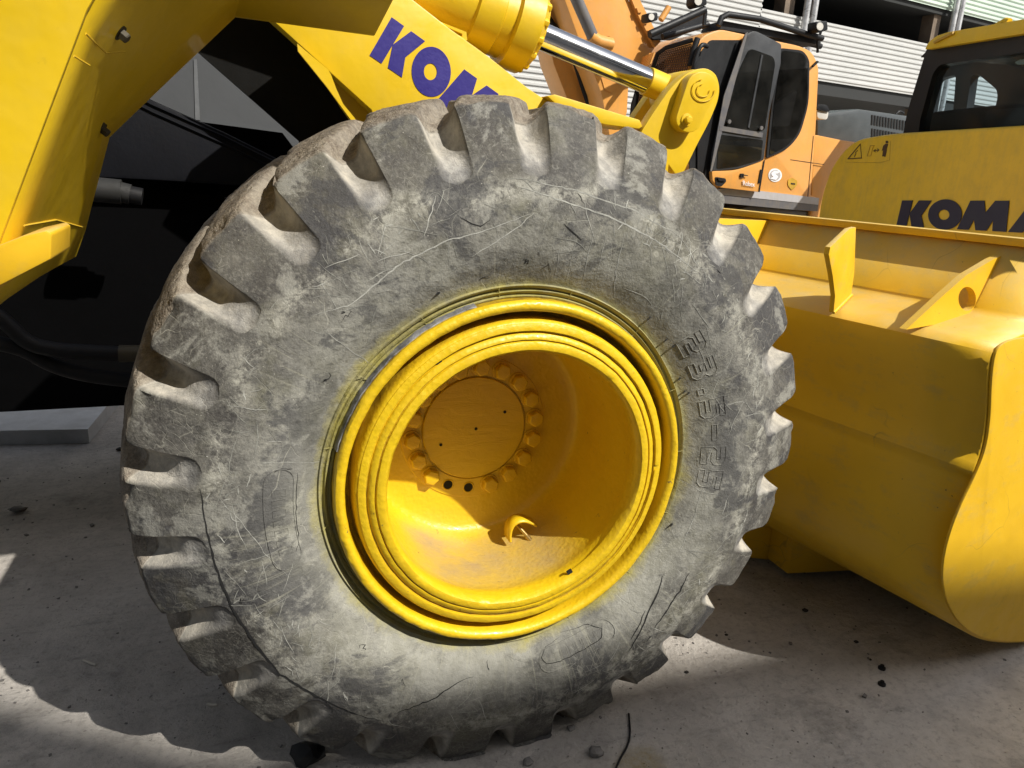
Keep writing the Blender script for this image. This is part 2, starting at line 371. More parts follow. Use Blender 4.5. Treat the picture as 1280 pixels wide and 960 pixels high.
def ground_mat():
    m = M('yard_concrete', .88, spec=.25)
    w = m.warp(.5, 1.2); big = m.noise(.9, 5, .65, co=w); med = m.noise(5, 7, .72, co=m.warp(.15, 4)); fine = m.noise(45, 6, .75)
    c = m.mix(m.ramp(big, .35, .65), (.46, .425, .38), (.62, .58, .53)); c = m.mix(m.ramp(med, .42, .70, 0, .6), c, (.28, .26, .235))
    c = m.mix(m.ramp(fine, .50, .72, 0, .55), c, (.20, .185, .165))
    c = m.mix(m.ramp(m.noise(2.2, 8, .7, co=m.map(1, loc=(4, 8, 0))), .56, .68, 0, .55), c, (.10, .095, .085))
    st = m.noise(3, 9, .7, co=m.map((1.2, 7, 1), rot=(0, 0, .5))); c = m.mix(m.ramp(st, .56, .72, 0, .45), c, (.17, .16, .15))
    ck = m.math('MULTIPLY', m.crack(.9, .012, m.warp(.35, 3)), m.ramp(m.noise(1.2, 3), .5, .6)); c = m.mix(m.math('MULTIPLY', ck, .25), c, (.05, .045, .04))
    pk = m.ramp(m.vor(40, m.warp(.05, 15)), .13, .07); c = m.mix(m.math('MULTIPLY', pk, m.ramp(m.noise(3.5, 5), .5, .6, 0, .8)), c, (.06, .055, .05))
    # a patch of old yellow paint in front of the tyre
    v = m.n('ShaderNodeVectorMath', operation='DISTANCE'); p = pz(800, 960); m.set(v.inputs[0], m.warp(.06, 12)); v.inputs[1].default_value = (p[0]+.03, p[1]+.03, .03)
    c = m.mix(m.math('MULTIPLY', m.ramp(v.outputs['Value'], .085, .055), m.ramp(fine, .3, .62, .75, .2)), c, (.27, .20, .05))
    m.col(c); m.rgh(m.ramp(fine, .3, .7, .75, .98))
    m.bump(m.math('ADD', m.math('ADD', fine, m.math('MULTIPLY', pk, -.5)), m.math('MULTIPLY', med, 1.2)), .010)
    return m.m
ground_m = ground_mat()

# ------------------------------------------------------------------ the setting: ground, far warehouse, shading building behind the viewer
g = obj('ground', ([(-60, -60, 0), (80, -60, 0), (80, 90, 0), (-60, 90, 0)], [(0, 1, 2, 3)]), ground_m, None, 0); g['kind'] = 'structure'

WP = Plane(CAM+ray(1010, 100)/np.linalg.norm(ray(1010, 100)[:2])*17., R(10)); WP.P[2] = 0
ware = empty('warehouse', tuple(WP(1010, 100)*[1, 1, 0]), 'open sided warehouse with white corrugated siding bands behind both excavators', 'building')
zt = lambda x, y: WP(x, y)[2]; ss = lambda x, y: (WP(x, y)-WP.P)@WP.u
def corrugated(s0, s1, z0, z1, pitch, depth, off=0.):
    V, F = [], []; n = int((z1-z0)/pitch); pitch = (z1-z0)/n
    pr = []
    for i in range(n):
        z = z0+i*pitch
        pr += [(z, 0), (z+pitch*.36, 0), (z+pitch*.5, depth), (z+pitch*.86, depth)]
    pr.append((z1, 0))
    cols = [s0+(s1-s0)*k/max(1, int((s1-s0)/3)) for k in range(max(1, int((s1-s0)/3))+1)]
    for s_ in cols:
        for z, d in pr: V.append(WP.P+WP.u*s_+WP.n*(off-d)+np.array([0, 0, z]))
    m_ = len(pr)
    for k in range(len(cols)-1):
        for i in range(m_-1): F.append((k*m_+i, (k+1)*m_+i, (k+1)*m_+i+1, k*m_+i+1))
    return V, F
zb1, zt1 = zt(1025, 101), zt(1025, 26); zb2 = zt(1190, 14); sL, sSplit, sR = ss(300, 60), ss(945, 60), ss(1280, 60)+9
ztop = zb2+1.6
part('siding_band', corrugated(sSplit, sR, zb1, zt1, .094, .022), siding_mat, ware, 20)
part('siding_band', corrugated(sSplit, sR, zb2, ztop, .094, .03), siding_green, ware, 20)['label'] = 'pale green upper siding band'
part('siding_wall', corrugated(sL-6, sSplit, .2, ztop, .094, .024), siding_mat, ware, 20)
def wbox(s0, s1, d0, d1, z0, z1):
    c = WP.P+WP.u*(s0+s1)/2+WP.n*(d0+d1)/2; return box((c[0], c[1], (z0+z1)/2), (0, 0, 0)) if 0 else box((c[0], c[1], (z0+z1)/2), (abs(s1-s0), abs(d1-d0), abs(z1-z0)), ax=(WP.u, WP.n, (0, 0, 1)))
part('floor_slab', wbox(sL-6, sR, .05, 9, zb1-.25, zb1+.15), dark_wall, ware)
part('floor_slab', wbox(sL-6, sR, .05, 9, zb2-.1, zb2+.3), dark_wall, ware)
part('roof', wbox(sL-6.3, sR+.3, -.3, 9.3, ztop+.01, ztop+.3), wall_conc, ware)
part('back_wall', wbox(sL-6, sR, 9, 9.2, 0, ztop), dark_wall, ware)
for xp in (1001, 1186):
    s_ = ss(xp, 20)
    part('column', wbox(s_-.34, s_-.08, .12, .4, 0, ztop-.01), col_mat, ware)
    for k, dx in enumerate((-.02, .19)):
        b = WP.P+WP.u*(s_+dx)-WP.n*.14
        part('downpipe', tube([b+[0, 0, .1], b+[0, 0, ztop]], .065, 12), pipe_mat, ware)
part('gutter', wbox(sL-6.3, sR+.3, -.45, -.3, ztop, ztop+.15), pipe_mat, ware)

# building behind the viewer whose roof line cuts the sun off the foreground
by = -9.0; bz = 1.2*(.19-by)
bb = empty('rendered_building', (0, by-3, 0), 'plain grey rendered building behind the viewer whose roof line shades the foreground', 'building')
part('wall', box((2, by-3, bz/2-.15), (40, 6, bz-.3)), wall_conc, bb)
part('roof', box((2, by-3, bz-.15), (40, 6, .3)), dark_wall, bb)
part('roof_shade_block', prism([(x, by-.01, z) for x, z in ((-10, bz-.1), (5.74, bz-.1), (5.67, 11.06), (5.55, 11.24), (5.43, 11.42), (5.30, 11.64), (3, 12.3), (-10, 12.3))], (0, -3, 0)), wall_conc, bb)  # unseen raised block, added and outlined to shade the lower-left ground
fr0 = None
for r_ in range(3):
    for k in range(9):
        if fr0 is None:
            fr0 = part('window', box((-14, by+.02, 2), (1.6, .12, 1.4)), plastic, bb); fp0 = obj('pane', box((-14, by+.09+3-by-.0, 2), (1.4, .03, 1.2)), cab_glass, fr0)
            fp0.data.transform(Matrix.Translation((0, by-3-(by-3), 0)))
            base = fr0.location.copy()
            # keep pane in the parent's frame
            for v in fp0.data.vertices: v.co = Vector((v.co.x, (by+.09)-(by-3)+(v.co.y-(by+.09+3-by)), v.co.z))
            f = fr0
        else:
            f = fr0.copy(); C.objects.link(f); f.parent = bb
            p = fp0.copy(); C.objects.link(p); p.parent = f
        f.location = (k*4., 0, r_*3.4)

# ------------------------------------------------------------------ the wheel loader
loader = empty('wheel_loader', (0, .3, 0), 'yellow wheel loader in front with worn big tyre, its bucket lowered on the ground', 'wheel loader')
WC = np.array([0, 0, .78])
wheel = bpy.data.objects.new('wheel', None); C.objects.link(wheel); wheel.parent = loader; wheel.location = Vector((0, -.3, .78))
# side wall profile (radius, y) near side
PR = [(.404, .030), (.405, .006), (.4085, -.002), (.412, -.0035), (.4145, .0015), (.417, .0025), (.420, -.004), (.423, -.006), (.4255, .0), (.429, .001), (.432, -.008), (.4355, -.0105), (.438, -.005), (.442, -.006)]
ctrl = [(.442, -.006), (.46, -.016), (.49, -.032), (.53, -.044), (.57, -.049), (.61, -.046), (.64, -.040), (.67, -.031), (.70, -.019), (.73, -.006), (.76, .008), (.783, .020), (.793, .0255)]
def cr_interp(P, k):
    o = []
    for i in range(len(P)-1):
        p0, p1, p2, p3 = [np.array(P[min(max(j, 0), len(P)-1)]) for j in (i-1, i, i+1, i+2)]
        for t in np.arange(k)/k: o.append(.5*((2*p1)+(-p0+p2)*t+(2*p0-5*p1+4*p2-p3)*t*t+(-p0+3*p1-3*p2+p3)*t**3))
    return o+[np.array(P[-1])]
side = [np.array(q) for q in PR[:-1]]+cr_interp(ctrl, 4)
corner = [(.7965, .0285), (.7995, .0325), (.802, .039), (.804, .047)]
tread = cr_interp([(.804, .047), (.811, .085), (.8155, .14), (.8185, .22), (.819, .28)], 5)[1:]
near = side+[np.array(q) for q in corner]+tread
prof = near+[np.array([r, .56-y]) for r, y in near[::-1][1:]]
# after the far shoulder the far side wall can be coarse
nearN = len(near); iS = len(side)+1
prof = [p for i, p in enumerate(prof) if i <= nearN+len(tread)+len(corner)+6 or i % 3 == 0 or i == len(prof)-1]
prof = np.array(prof); NP = len(prof)
def surf(r):                             # y of the near side wall at radius r
    return float(np.interp(r, [q[0] for q in side], [q[1] for q in side]))
NL = 26; PER = 360/NL; TH0 = 107.25
ucol = []                                 # columns: (kind, v): gap v 0..1 then lug v 0..1
for v in (0, .012, .03, .09, .16, .24, .33, .42, .50, .58, .66, .74, .81, .87, .92, .955, .982, 1.): ucol.append((0, v))
for v in (.02, .06, .14, .25, .38, .5, .62, .75, .86, .94, .98): ucol.append((1, v))
NC = len(ucol); NT = NL*NC
dP = np.gradient(prof, axis=0); Nn = np.stack([dP[:, 1], -dP[:, 0]], 1); Nn /= np.linalg.norm(Nn, axis=1)[:, None]+1e-9   # (r, y) outward: check sign below
for i in range(NP):
    out = prof[i]-np.array([.60, .28])
    if Nn[i]@out < 0: Nn[i] = -Nn[i]
V = []; gapA = []; trA = []
def smooth(x): x = min(1, max(0, x)); return x*x*(3-2*x)
rows = []
for i in range(NP):
    r, y = prof[i]; yy = y if y <= .28 else .56-y            # mirrored coordinate
    far = y > .28
    if r < .648: t = -1
    elif yy < .028 or r < .7935: t = (r-.655)/(.80-.655)       # 0..1 on the side wall
    else: t = 1+(yy-.03)/.25*1.2                              # 1..2.2 across the tread
    rows.append((r, y, t, far))
for li in range(NL):
    rng = random.Random(li*13+5)
    jb, jw, jd = rng.uniform(-.006, .006), rng.uniform(-.35, .35), rng.uniform(.9, 1.1)
    for (kind, v) in ucol:
        for i in range(NP):
            r, y, t, far = rows[i]
            a0 = TH0-li*PER; wid = 5.9; shift = 0.
            t2 = t-jb*4 if 0 < t < .4 else t
            depth = 0.; W = wid+jw*.5
            if t >= 1:
                q = min(1, (t-1)/.9); W = 5.9-2.6*smooth(q); shift = -6.5*q**1.1 if not far else -13+6.5*q
                vm = .60-.1*q; dm = (.048-.018*smooth(q*2.2))*jd
            elif t2 > 0:
                W = (5.7+.2*smooth((t2-.15)/.8)+jw*.4)*(math.sqrt(max(0, 1-(1-min(t2, .19)/.19)**2))*.93+.07)
                shift = .25*(1-t2)*3.2*-.35
                vm = .70-.1*smooth(t2)
                dm = (.0035*smooth(t2/.06)+.009*smooth(t2/.40)+.038*smooth((t2-.26)/.58))*jd
            else: W = 4.7*.07; vm = .5; dm = 0
            ctr = a0-2.95+shift; g0 = ctr+W/2; g1 = ctr-W/2; nx = g1-(PER-W)
            th = g0+(g1-g0)*v if kind == 0 else g1+(nx-g1)*v
            if kind == 0 and dm > 0:
                if v < vm: depth = dm*(smooth(v/.34)*.80+.20*v/vm)
                else: depth = dm*(1-((v-vm)/(1-vm))**1.9)
                if t2 < .35: # spoon shaped bottom
                    k = 1-smooth(t2/.35); depth = depth*(1-k)+dm*k*(1-(2*v-1)**4)
            tr_ = math.radians(th)
            rr, yv = r, y
            # wear: lugs dished and chipped at the shoulder
            px_, pz_ = r*math.cos(tr_), r*math.sin(tr_)
            nz = noise.noise((px_*7, y*7, pz_*7))
            disp = -depth+nz*.0035
            if r > .6:
                disp += noise.noise((px_*28, y*28+9, pz_*28))*.0012
                if kind == 1 and t > .9: disp += noise.noise((px_*60, y*60, pz_*60))*.0028*(1 if t > 1 else .4)
                if kind == 1 and .96 < t < 1.2: disp -= .003*abs(noise.noise((px_*16, 3, pz_*16)))*2
            if kind == 1 and .80 < t < 1.3:
                q_ = noise.noise((px_*21+3, y*21, pz_*21)); disp -= .009*max(0, q_-.22)*(1-abs(t-1.02)/.3 if abs(t-1.02) < .3 else 0)*3
            if t > .8: disp -= .0045*(abs(2*v-1)**12 if kind == 1 else 1)*smooth((t-.8)/.2)
            nr, ny = Nn[i]
            if depth > 0 and t < 1.7:        # dig straight into the block: mix of inward and towards the centre line
                k = smooth((t-.1)/.9)*smooth((1.7-t)/.6); sg = 1 if not far else -1; nr_, ny_ = nr*(1-k)+.80*k, ny*(1-k)-.60*k*sg; l = math.hypot(nr_, ny_); nr_, ny_ = nr_/l, ny_/l
                rr += -depth*nr_+(disp+depth)*nr; yv += -depth*ny_+(disp+depth)*ny
            else: rr += disp*nr; yv += disp*ny
            z = rr*math.sin(tr_); x = rr*math.cos(tr_)
            if z < -.778:
                z = -.778-(z+.778)*-.04; yv += (-.012 if not far else .012)*1
            V.append((x, yv, z)); gapA.append(min(1, depth/.008) if kind == 0 and t > 0 else 0)
            trA.append(smooth((t-.985)/.04) if t > 0 else 0)
F = []
for c in range(NT):
    d = (c+1) % NT
    for i in range(NP-1): F.append((c*NP+i, c*NP+i+1, d*NP+i+1, d*NP+i))
me = bpy.data.meshes.new('tyre'); me.from_pydata(V, [], F)
for nm, A in (('gap', gapA), ('tread', trA)):
    at = me.attributes.new(nm, 'FLOAT', 'POINT'); at.data.foreach_set('value', A)
me.update()
bm = bmesh.new(); bm.from_mesh(me); bmesh.ops.recalc_face_normals(bm, faces=bm.faces); bm.to_mesh(me); bm.free()
tyre = put('tyre', me, tyre_rubber, wheel, 48)
tyre['label'] = 'worn grey rubber tyre with deep shoulder lugs'

def wpart(name, vf, mat, sharp=32, bevel=0, kind=None, label=None):    # in wheel-local coordinates
    o = obj(name, vf, mat, wheel, sharp, kind)
    if bevel:
        bm = bmesh.new(); bm.from_mesh(o.data)
        es = [e for e in bm.edges if len(e.link_faces) == 2 and e.calc_face_angle(0) > R(35)]
        bmesh.ops.bevel(bm, geom=es, offset=bevel, segments=2, profile=.6, affect='EDGES'); bm.to_mesh(o.data); bm.free(); o.data.shade_smooth(); o.data.set_sharp_from_angle(angle=R(50))
    if label: o['label'] = label
    return o
def lathe_y(pr, n=192, wob=0., ws=20, arc=None):
    V, F = [], []; m_ = len(pr)
    for k in range(n):
        a = 2*math.pi*k/n if arc is None else arc[0]+(arc[1]-arc[0])*k/(n-1)
        for r, y in pr:
            q = noise.noise((r*ws*math.cos(a), y*ws, r*ws*math.sin(a)))*wob
            q2 = noise.noise((r*ws*math.cos(a)+5, y*ws+5, r*ws*math.sin(a)))*wob
            V.append(((r+q)*math.cos(a), y+q2, (r+q)*math.sin(a)))
    for k in range(n if arc is None else n-1):
        d = (k+1) % n
        for i in range(m_-1): F.append((k*m_+i, k*m_+i+1, d*m_+i+1, d*m_+i))
    return V, F
# outer bead flange
fl = [(.400, .03), (.4065, .012), (.4090, -.008), (.4085, -.026), (.4045, -.036), (.398, -.0395), (.391, -.0385), (.3860, -.034), (.3835, -.024), (.3825, -.004), (.3815, .014), (.379, .026), (.374, .029), (.368, .030)]
wpart('bead_flange', lathe_y(fl, 256, .0010, 40), rim_rough, 40)
wpart('bare_steel_edge', lathe_y([(.4085, -.022), (.411, -.021), (.4130, -.014), (.4140, -.004)], 70, .0022, 60, (R(106), R(166))), flat('scuffed_grey_steel', (.20, .20, .205), .6, .2, var=.8, sc=30), 40)
# rim base with its stepped lips
lip = [(.3690, .032), (.3680, .002), (.3670, -.014), (.3645, -.026), (.359, -.032), (.348, -.034), (.3425, -.0335), (.341, -.029), (.339, -.0285), (.337, -.0345), (.330, -.039), (.3255, -.0395), (.3245, -.0355), (.3225, -.035), (.3205, -.041), (.313, -.0445), (.304, -.043), (.2985, -.036), (.2965, -.022)]
wpart('rim_lip', lathe_y(lip, 256, .0009, 40), rim_rough, 40)
lip = [(a, b+.014*min(1, (.362-a)/.02)) for a, b in lip]
bar = [(.3010, -.018), (.3000, -.008), (.299, .008), (.304, .02), (.306, .05), (.307, .12), (.307, .2), (.3065, .262), (.304, .286), (.298, .302), (.289, .312), (.276, .317), (.25, .3185), (.19, .319), (.10, .320)]
barrel = wpart('rim_barrel', lathe_y(bar, 192, .0008, 14), rim_rough, 40)
# disc with two open stud holes punched as dark recesses
wpart('hub_ring', lathe_y([(.200, .3195), (.198, .3165), (.146, .3165), (.1455, .3255)], 128, .0006, 30), rim_disc, 40)
wpart('hub_plate', lathe_y([(.1425, .330), (.1415, .3145), (.1395, .3125), (.10, .3122), (.05, .3120), (.0005, .3120)], 128, .0004, 9), rim_disc, 30)
wpart('hub_seam', lathe_y([(.1455, .3245), (.1425, .3235)], 96), red_primer, 0)
holes = {13: 1, 12: 1}
hexm = None
def hexbolt():
    V, F = lathe_axis((0, 0, 0), (0, -1, 0), [(0, .0255), (.004, .0255), (.0042, .0225)], 24)
    b = lathe_axis((0, -.0042, 0), (0, -1, 0), [(0, .0222), (.016, .0222), (.0195, .0190)], 6)
    return join((V, F), b)
proto = None
for k in range(18):
    a = R(6.5+20*k)
    p = Vector((.1705*math.cos(a), .3165, .1705*math.sin(a)))
    deg = (6.5+20*k) % 360
    if abs(deg-266.5) < 1 or abs(deg-246.5) < 1:
        o = wpart('stud_hole', lathe_axis(p+Vector((0, .0, 0)), (0, -1, 0), [(0, .0125), (.0012, .0125)], 20), crack_dark)
        wpart('stud_hole_rim', join(*[lathe_y([(0.0125, 0), (.0145, -.002), (.0165, 0)], 20)]), rim_disc).location = p+Vector((0, -.0005, 0))
        continue
    if proto is None:
        proto = wpart('wheel_bolt', hexbolt(), rim_disc, 30, .0008); o = proto
    else: o = proto.copy(); C.objects.link(o); o.parent = wheel
    o.location = p; o.rotation_euler = (0, random.uniform(0, 1), 0)
# small dimples of the hub plate
for q in ((595, 536), (631, 515), (551, 556)):
    P = py(*q, .3115)-WC
    wpart('centre_dimple', join(lathe_axis(P, (0, -1, 0), [(0, .0042), (.0008, .0042)], 14)), crack_dark)
# lip notches: pry slots
for q in ((550, 455), (712, 715)):
    P = py(*q, -.028)-WC; a = math.atan2(P[2], P[0]); r_ = math.hypot(P[0], P[2])
    u = np.array([math.cos(a), 0, math.sin(a)]); t_ = np.array([-math.sin(a), 0, math.cos(a)])
    wpart('pry_slot', box(P+np.array([0, .0, 0]), (.011, .006, .013), ax=(u, (0, 1, 0), t_)), crack_dark, label='small square slot in the rim lip')
# lock ring gap on the right
P = py(806, 585, -.03)-WC; a = math.atan2(P[2], P[0]); u = np.array([math.cos(a), 0, math.sin(a)]); t_ = np.array([-math.sin(a), 0, math.cos(a)])
lr = [(.3600, -.012), (.3615, -.026), (.3585, -.034), (.350, -.0375), (.344, -.037), (.3435, -.034)]
wpart('lock_ring', lathe_y(lr, 230, .0009, 40, (a+R(1.2), a+2*math.pi-R(.8))), rim_rough, 40)
# valve guard and stem on the lower barrel
def P3(x, y, Y): return py(x, y, Y)-WC
vb = np.array([.098, .215, -.290])
gu = [np.array([-.025, 0, .006]), np.array([-.027, 0, .03]), np.array([-.022, 0, .052]), np.array([-.008, 0, .064]), np.array([.012, 0, .066]), np.array([.032, 0, .058]), np.array([.052, 0, .046])]
gu = [q*.95 for q in gu]; gc = chaikin(gu, 2, False); VV, FF = [], []
for q in gc:
    for dy in (-.022, .022): VV.append(vb+q+np.array([0, dy, 0]))
for i in range(len(gc)-1): FF.append((2*i, 2*i+1, 2*i+3, 2*i+2))
vg = wpart('valve_guard', (VV, FF), rim_disc, 60); sm = vg.modifiers.new('s', 'SOLIDIFY'); sm.thickness = .006; sm.offset = 0
wpart('valve_stem', join(tube([vb+[.002, .01, .040], vb+[.022, -.012, .018], vb+[.032, -.03, .006]], .005, 12), tube([vb+[.024, -.016, .014], vb+[.036, -.040, .0]], .007, 12)), brass, 40)

# --- marks on the side wall
def sp(r, deg, lift=.0008):
    a = math.radians(deg); y = surf(r); px_, pz_ = r*math.cos(a), r*math.sin(a)
    y -= noise.noise((px_*7, y*7, pz_*7))*.0035*.97
    if r > .6: y -= noise.noise((px_*28, y*28+9, pz_*28))*.0012
    return np.array([px_, y-lift, pz_])
def ribbon(pts, wdt, lift=.0008, taper=True):
    """pts in (r, deg) along the side wall"""
    P = [sp(r, d, lift) for r, d in pts]; V, F = [], []
    for i, p in enumerate(P):
        t = P[min(i+1, len(P)-1)]-P[max(i-1, 0)]; t /= np.linalg.norm(t)+1e-9; s_ = np.cross(t, [0, 1, 0]); s_ /= np.linalg.norm(s_)+1e-9
        h = wdt/2*(math.sin(math.pi*(i+.35)/(len(P)-.3))**.6 if taper else 1)*random.uniform(.7, 1.3)
        V += [p+s_*h, p-s_*h]
    for i in range(len(P)-1): F.append((2*i, 2*i+1, 2*i+3, 2*i+2))
    return V, F
def rd(x, y):
    Y = -.03
    for _ in range(6):
        P = py(x, y, Y); r = math.hypot(P[0], P[2]-.78); Y = surf(min(r, .797))
    return r, math.degrees(math.atan2(P[2]-.78, P[0]))
def path(pp, step=6):
    o = []
    for (x0, y0), (x1, y1) in zip(pp[:-1], pp[1:]):
        n = max(2, int(math.hypot(x1-x0, y1-y0)/step))
        for k in range(n): o.append((x0+(x1-x0)*k/n+random.uniform(-.8, .8), y0+(y1-y0)*k/n+random.uniform(-.8, .8)))
    o.append(pp[-1]); return [rd(*q) for q in o]
RM = .652                                 # scuffs stay below the lug bottoms
darks = []
for pp, wd in (([(250, 610), (258, 660), (270, 710), (290, 760), (320, 805), (350, 842), (395, 870), (440, 892), (480, 902)], .0042),
               ([(494, 892), (540, 874), (575, 850), (592, 845)], .0030), ([(828, 720), (822, 740), (812, 760), (800, 790), (785, 815)], .0045),
               ([(806, 762), (800, 778), (788, 800)], .003), ([(862, 716), (850, 738), (835, 760), (818, 785)], .0040),
               ([(575, 272), (590, 280), (601, 283), (612, 275)], .0022), ([(705, 280), (715, 288), (727, 300)], .002),
               ([(372, 590), (370, 640), (374, 680), (370, 690)], .0016), ([(365, 586), (352, 585), (343, 590)], .0016),
               ([(700, 790), (735, 780), (752, 785), (752, 797), (730, 812), (700, 826), (683, 830), (676, 822), (682, 808), (700, 795)], .002)):
    darks.append(ribbon(path(pp), wd, .0009, True))
for _ in range(16):
    r0, d0 = random.uniform(.46, .66), random.uniform(0, 360); q = [(r0, d0)]
    for k in range(random.randint(3, 8)): q.append((min(RM, max(.45, q[-1][0]+random.uniform(-.006, .010))), q[-1][1]+random.uniform(-.5, .9)))
    darks.append(ribbon(q, random.uniform(.001, .0025)))
wpart('side_wall_crack', join(*darks), crack_dark, 0, kind='stuff', label='thin dark cracks in the tyre side wall')
lights, mids = [], []
for pp, wd in (([(388, 395), (440, 380), (500, 330), (560, 300), (595, 292), (668, 266)], .004), ([(590, 320), (620, 302), (650, 282), (668, 266)], .0035),
               ([(405, 413), (430, 432), (470, 460)], .0025), ([(328, 578), (380, 578), (410, 577)], .0016), ([(780, 290), (770, 340), (768, 372)], .002),
               ([(742, 290), (733, 330), (728, 355)], .002), ([(720, 300), (712, 335), (708, 352)], .0018), ([(700, 310), (694, 345)], .0018), ([(760, 280), (752, 320), (744, 350)], .0016),
               ([(640, 230), (700, 250), (760, 270), (820, 300), (880, 345)], .005), ([(660, 225), (720, 238), (790, 262), (850, 295)], .004), 
               ([(545, 245), (538, 270), (530, 295)], .003), ([(449, 300), (456, 318), (462, 325)], .002), ([(270, 620), (300, 650), (330, 690), (360, 720)], .002),
               ([(290, 630), (298, 665), (310, 690)], .0018), ([(420, 800), (418, 830), (414, 850)], .0018), ([(410, 850), (410, 880)], .0015), ([(850, 600), (880, 615), (900, 618)], .002),
               ([(880, 600), (870, 640), (850, 690)], .002), ([(890, 490), (905, 515), (880, 530)], .0018)):
    lights.append(ribbon(path(pp), wd*.6, .0007))
for k in range(230):
    r0 = random.triangular(.455, RM, .6); d0 = random.uniform(0, 360); L = random.uniform(.02, .10); ang = random.choice([random.gauss(.3, .5), random.gauss(1.4, .4), random.uniform(0, math.pi)])
    q = [(r0, d0)]; n = 7
    for j in range(n):
        ang += random.gauss(0, .13); r1 = q[-1][0]+math.sin(ang)*L/n; q.append((min(RM, max(.45, r1)), q[-1][1]+math.degrees(math.cos(ang)*L/n/r0)))
    (lights if k % 4 == 0 else mids).append(ribbon(q, random.uniform(.0006, .0016), .0006+random.random()*.0003))
for k in range(150):                        # clustered short scuffs
    c0, r0 = random.choice([(70, .62), (60, .60), (45, .62), (120, .62), (170, .61), (200, .60), (215, .58), (235, .62), (20, .62), (340, .64)]), 0
    rr0 = c0[1]+random.gauss(0, .022); d0 = c0[0]+random.gauss(0, 6); L = random.uniform(.008, .03); ang = random.gauss(.5, .6); q = [(min(RM, rr0), d0)]
    for j in range(4): ang += random.gauss(0, .25); q.append((min(RM, q[-1][0]+math.sin(ang)*L/4), q[-1][1]+math.degrees(math.cos(ang)*L/4/rr0)))
    (lights if k % 3 == 0 else mids).append(ribbon(q, random.uniform(.001, .0028), .0006+random.random()*.0003))
wpart('pale_scuff', join(*lights), scuff_light, 0, kind='stuff', label='pale scratches on the tyre side wall')
wpart('grey_scuff', join(*mids), scuff_mid, 0, kind='stuff', label='grey scratches on the tyre side wall')
# moulded pads (oval outlines) and size marking 23.5-25 as raised outline figures
def outline_tube(rdp, rad=.0012, closed=True, lift=.0008):
    P = [sp(r, d, lift) for r, d in rdp]
    if closed: P.append(P[0])
    return tube(P, rad, 5, not closed)
GL = {'2': [(0, 1), (.78, 1), (1, .86), (1, .52), (.80, .40), (.30, .40), (.30, .24), (1, .24), (1, 0), (0, 0), (0, .48), (.18, .62), (.68, .62), (.68, .77), (0, .77)],
      '3': [(0, 1), (.8, 1), (1, .86), (1, .62), (.84, .5), (1, .38), (1, .14), (.8, 0), (0, 0), (0, .23), (.66, .23), (.66, .39), (.2, .39), (.2, .61), (.66, .61), (.66, .77), (0, .77)],
      '5': [(0, 1), (1, 1), (1, .77), (.32, .77), (.32, .64), (.8, .64), (1, .50), (1, .14), (.8, 0), (0, 0), (0, .23), (.68, .23), (.68, .40), (0, .40)],
      '.': [(.28, 0), (.72, 0), (.72, .22), (.28, .22)], '-': [(0, .40), (1, .40), (1, .60), (0, .60)]}
txt = []
for ch, a0, a1 in (('2', 39.2, 34.0), ('3', 31.2, 26.0), ('.', 24.0, 20.0), ('5', 19.0, 13.6), ('-', 11.2, 6.6), ('2', 4.6, -.6), ('5', -2.4, -7.6)):
    g_ = GL[ch]; r0, r1 = .477, .535
    if ch == '.': r0, r1 = .480, .538
    pts = []
    for (x0, y0), (x1, y1) in zip(g_, g_[1:]+g_[:1]):
        for k in range(3): t = k/3; pts.append((r0+(r1-r0)*(y0+(y1-y0)*t), a0+(a1-a0)*(x0+(x1-x0)*t)))
    txt.append(outline_tube(pts, .0013, True, .0002))
wpart('size_marking', join(*txt), tyre_rubber, 60, label='raised outline figures 23.5-25 on the side wall')
for (ra, rb, a, b) in ((.487, .545, 171, 196), (.472, .532, 279, 303)):
    pts = []
    for t in np.linspace(-math.pi/2, math.pi/2, 9): pts.append(((ra+rb)/2+(rb-ra)/2*math.sin(t), b-3.2+3.2*math.cos(t)))
    for t in np.linspace(b-5, a+5, 10): pts.append((rb, t))
    for t in np.linspace(math.pi/2, -math.pi/2, 9): pts.append(((ra+rb)/2+(rb-ra)/2*math.sin(t), a+3.2-3.2*math.cos(t)))
    for t in np.linspace(a+5, b-5, 10): pts.append((ra, t))
    wpart('moulded_pad_outline', outline_tube(pts, .0016, True, .0002), tyre_rubber, 60)
    eb = []
    for k in range(7):
        aa = a+5+k*(b-a-10)/6.2
        eb.append(outline_tube([((ra+rb)/2-.013, aa), ((ra+rb)/2+.013, aa), ((ra+rb)/2+.013, aa+1.5), ((ra+rb)/2-.013, aa+1.6)], .0009, k % 2 == 0, .0001))
    wpart('worn_embossing', join(*eb), tyre_rubber, 60)
# rubber vent nibs and cuts near the bead
nib = []
for q in ((833, 425), (842, 433), (850, 473), (856, 489), (861, 491), (549, 366), (812, 397), (840, 655)):
    r_, d_ = rd(*q); P = sp(r_, d_, 0); nib.append(tube([P, P+np.array([-.004, -.006, .001]), P+np.array([-.009, -.007, -.003])], [.0025, .0018, .0008], 6))
wpart('rubber_nib', join(*nib), crack_dark, 40)
for d_ in (0, 22, 47, 73, 95, 118, 141, 163, 187, 212, 238, 263, 289, 314, 338):
    wpart('mould_seam', tube([sp(.413, d_+3, -.001), sp(.424, d_+3, .0004), sp(.436, d_+3.3, .001)], .0011, 5), tyre_rubber, 40)

def pl(L, Y): return [py(*q, Y) for q in L]
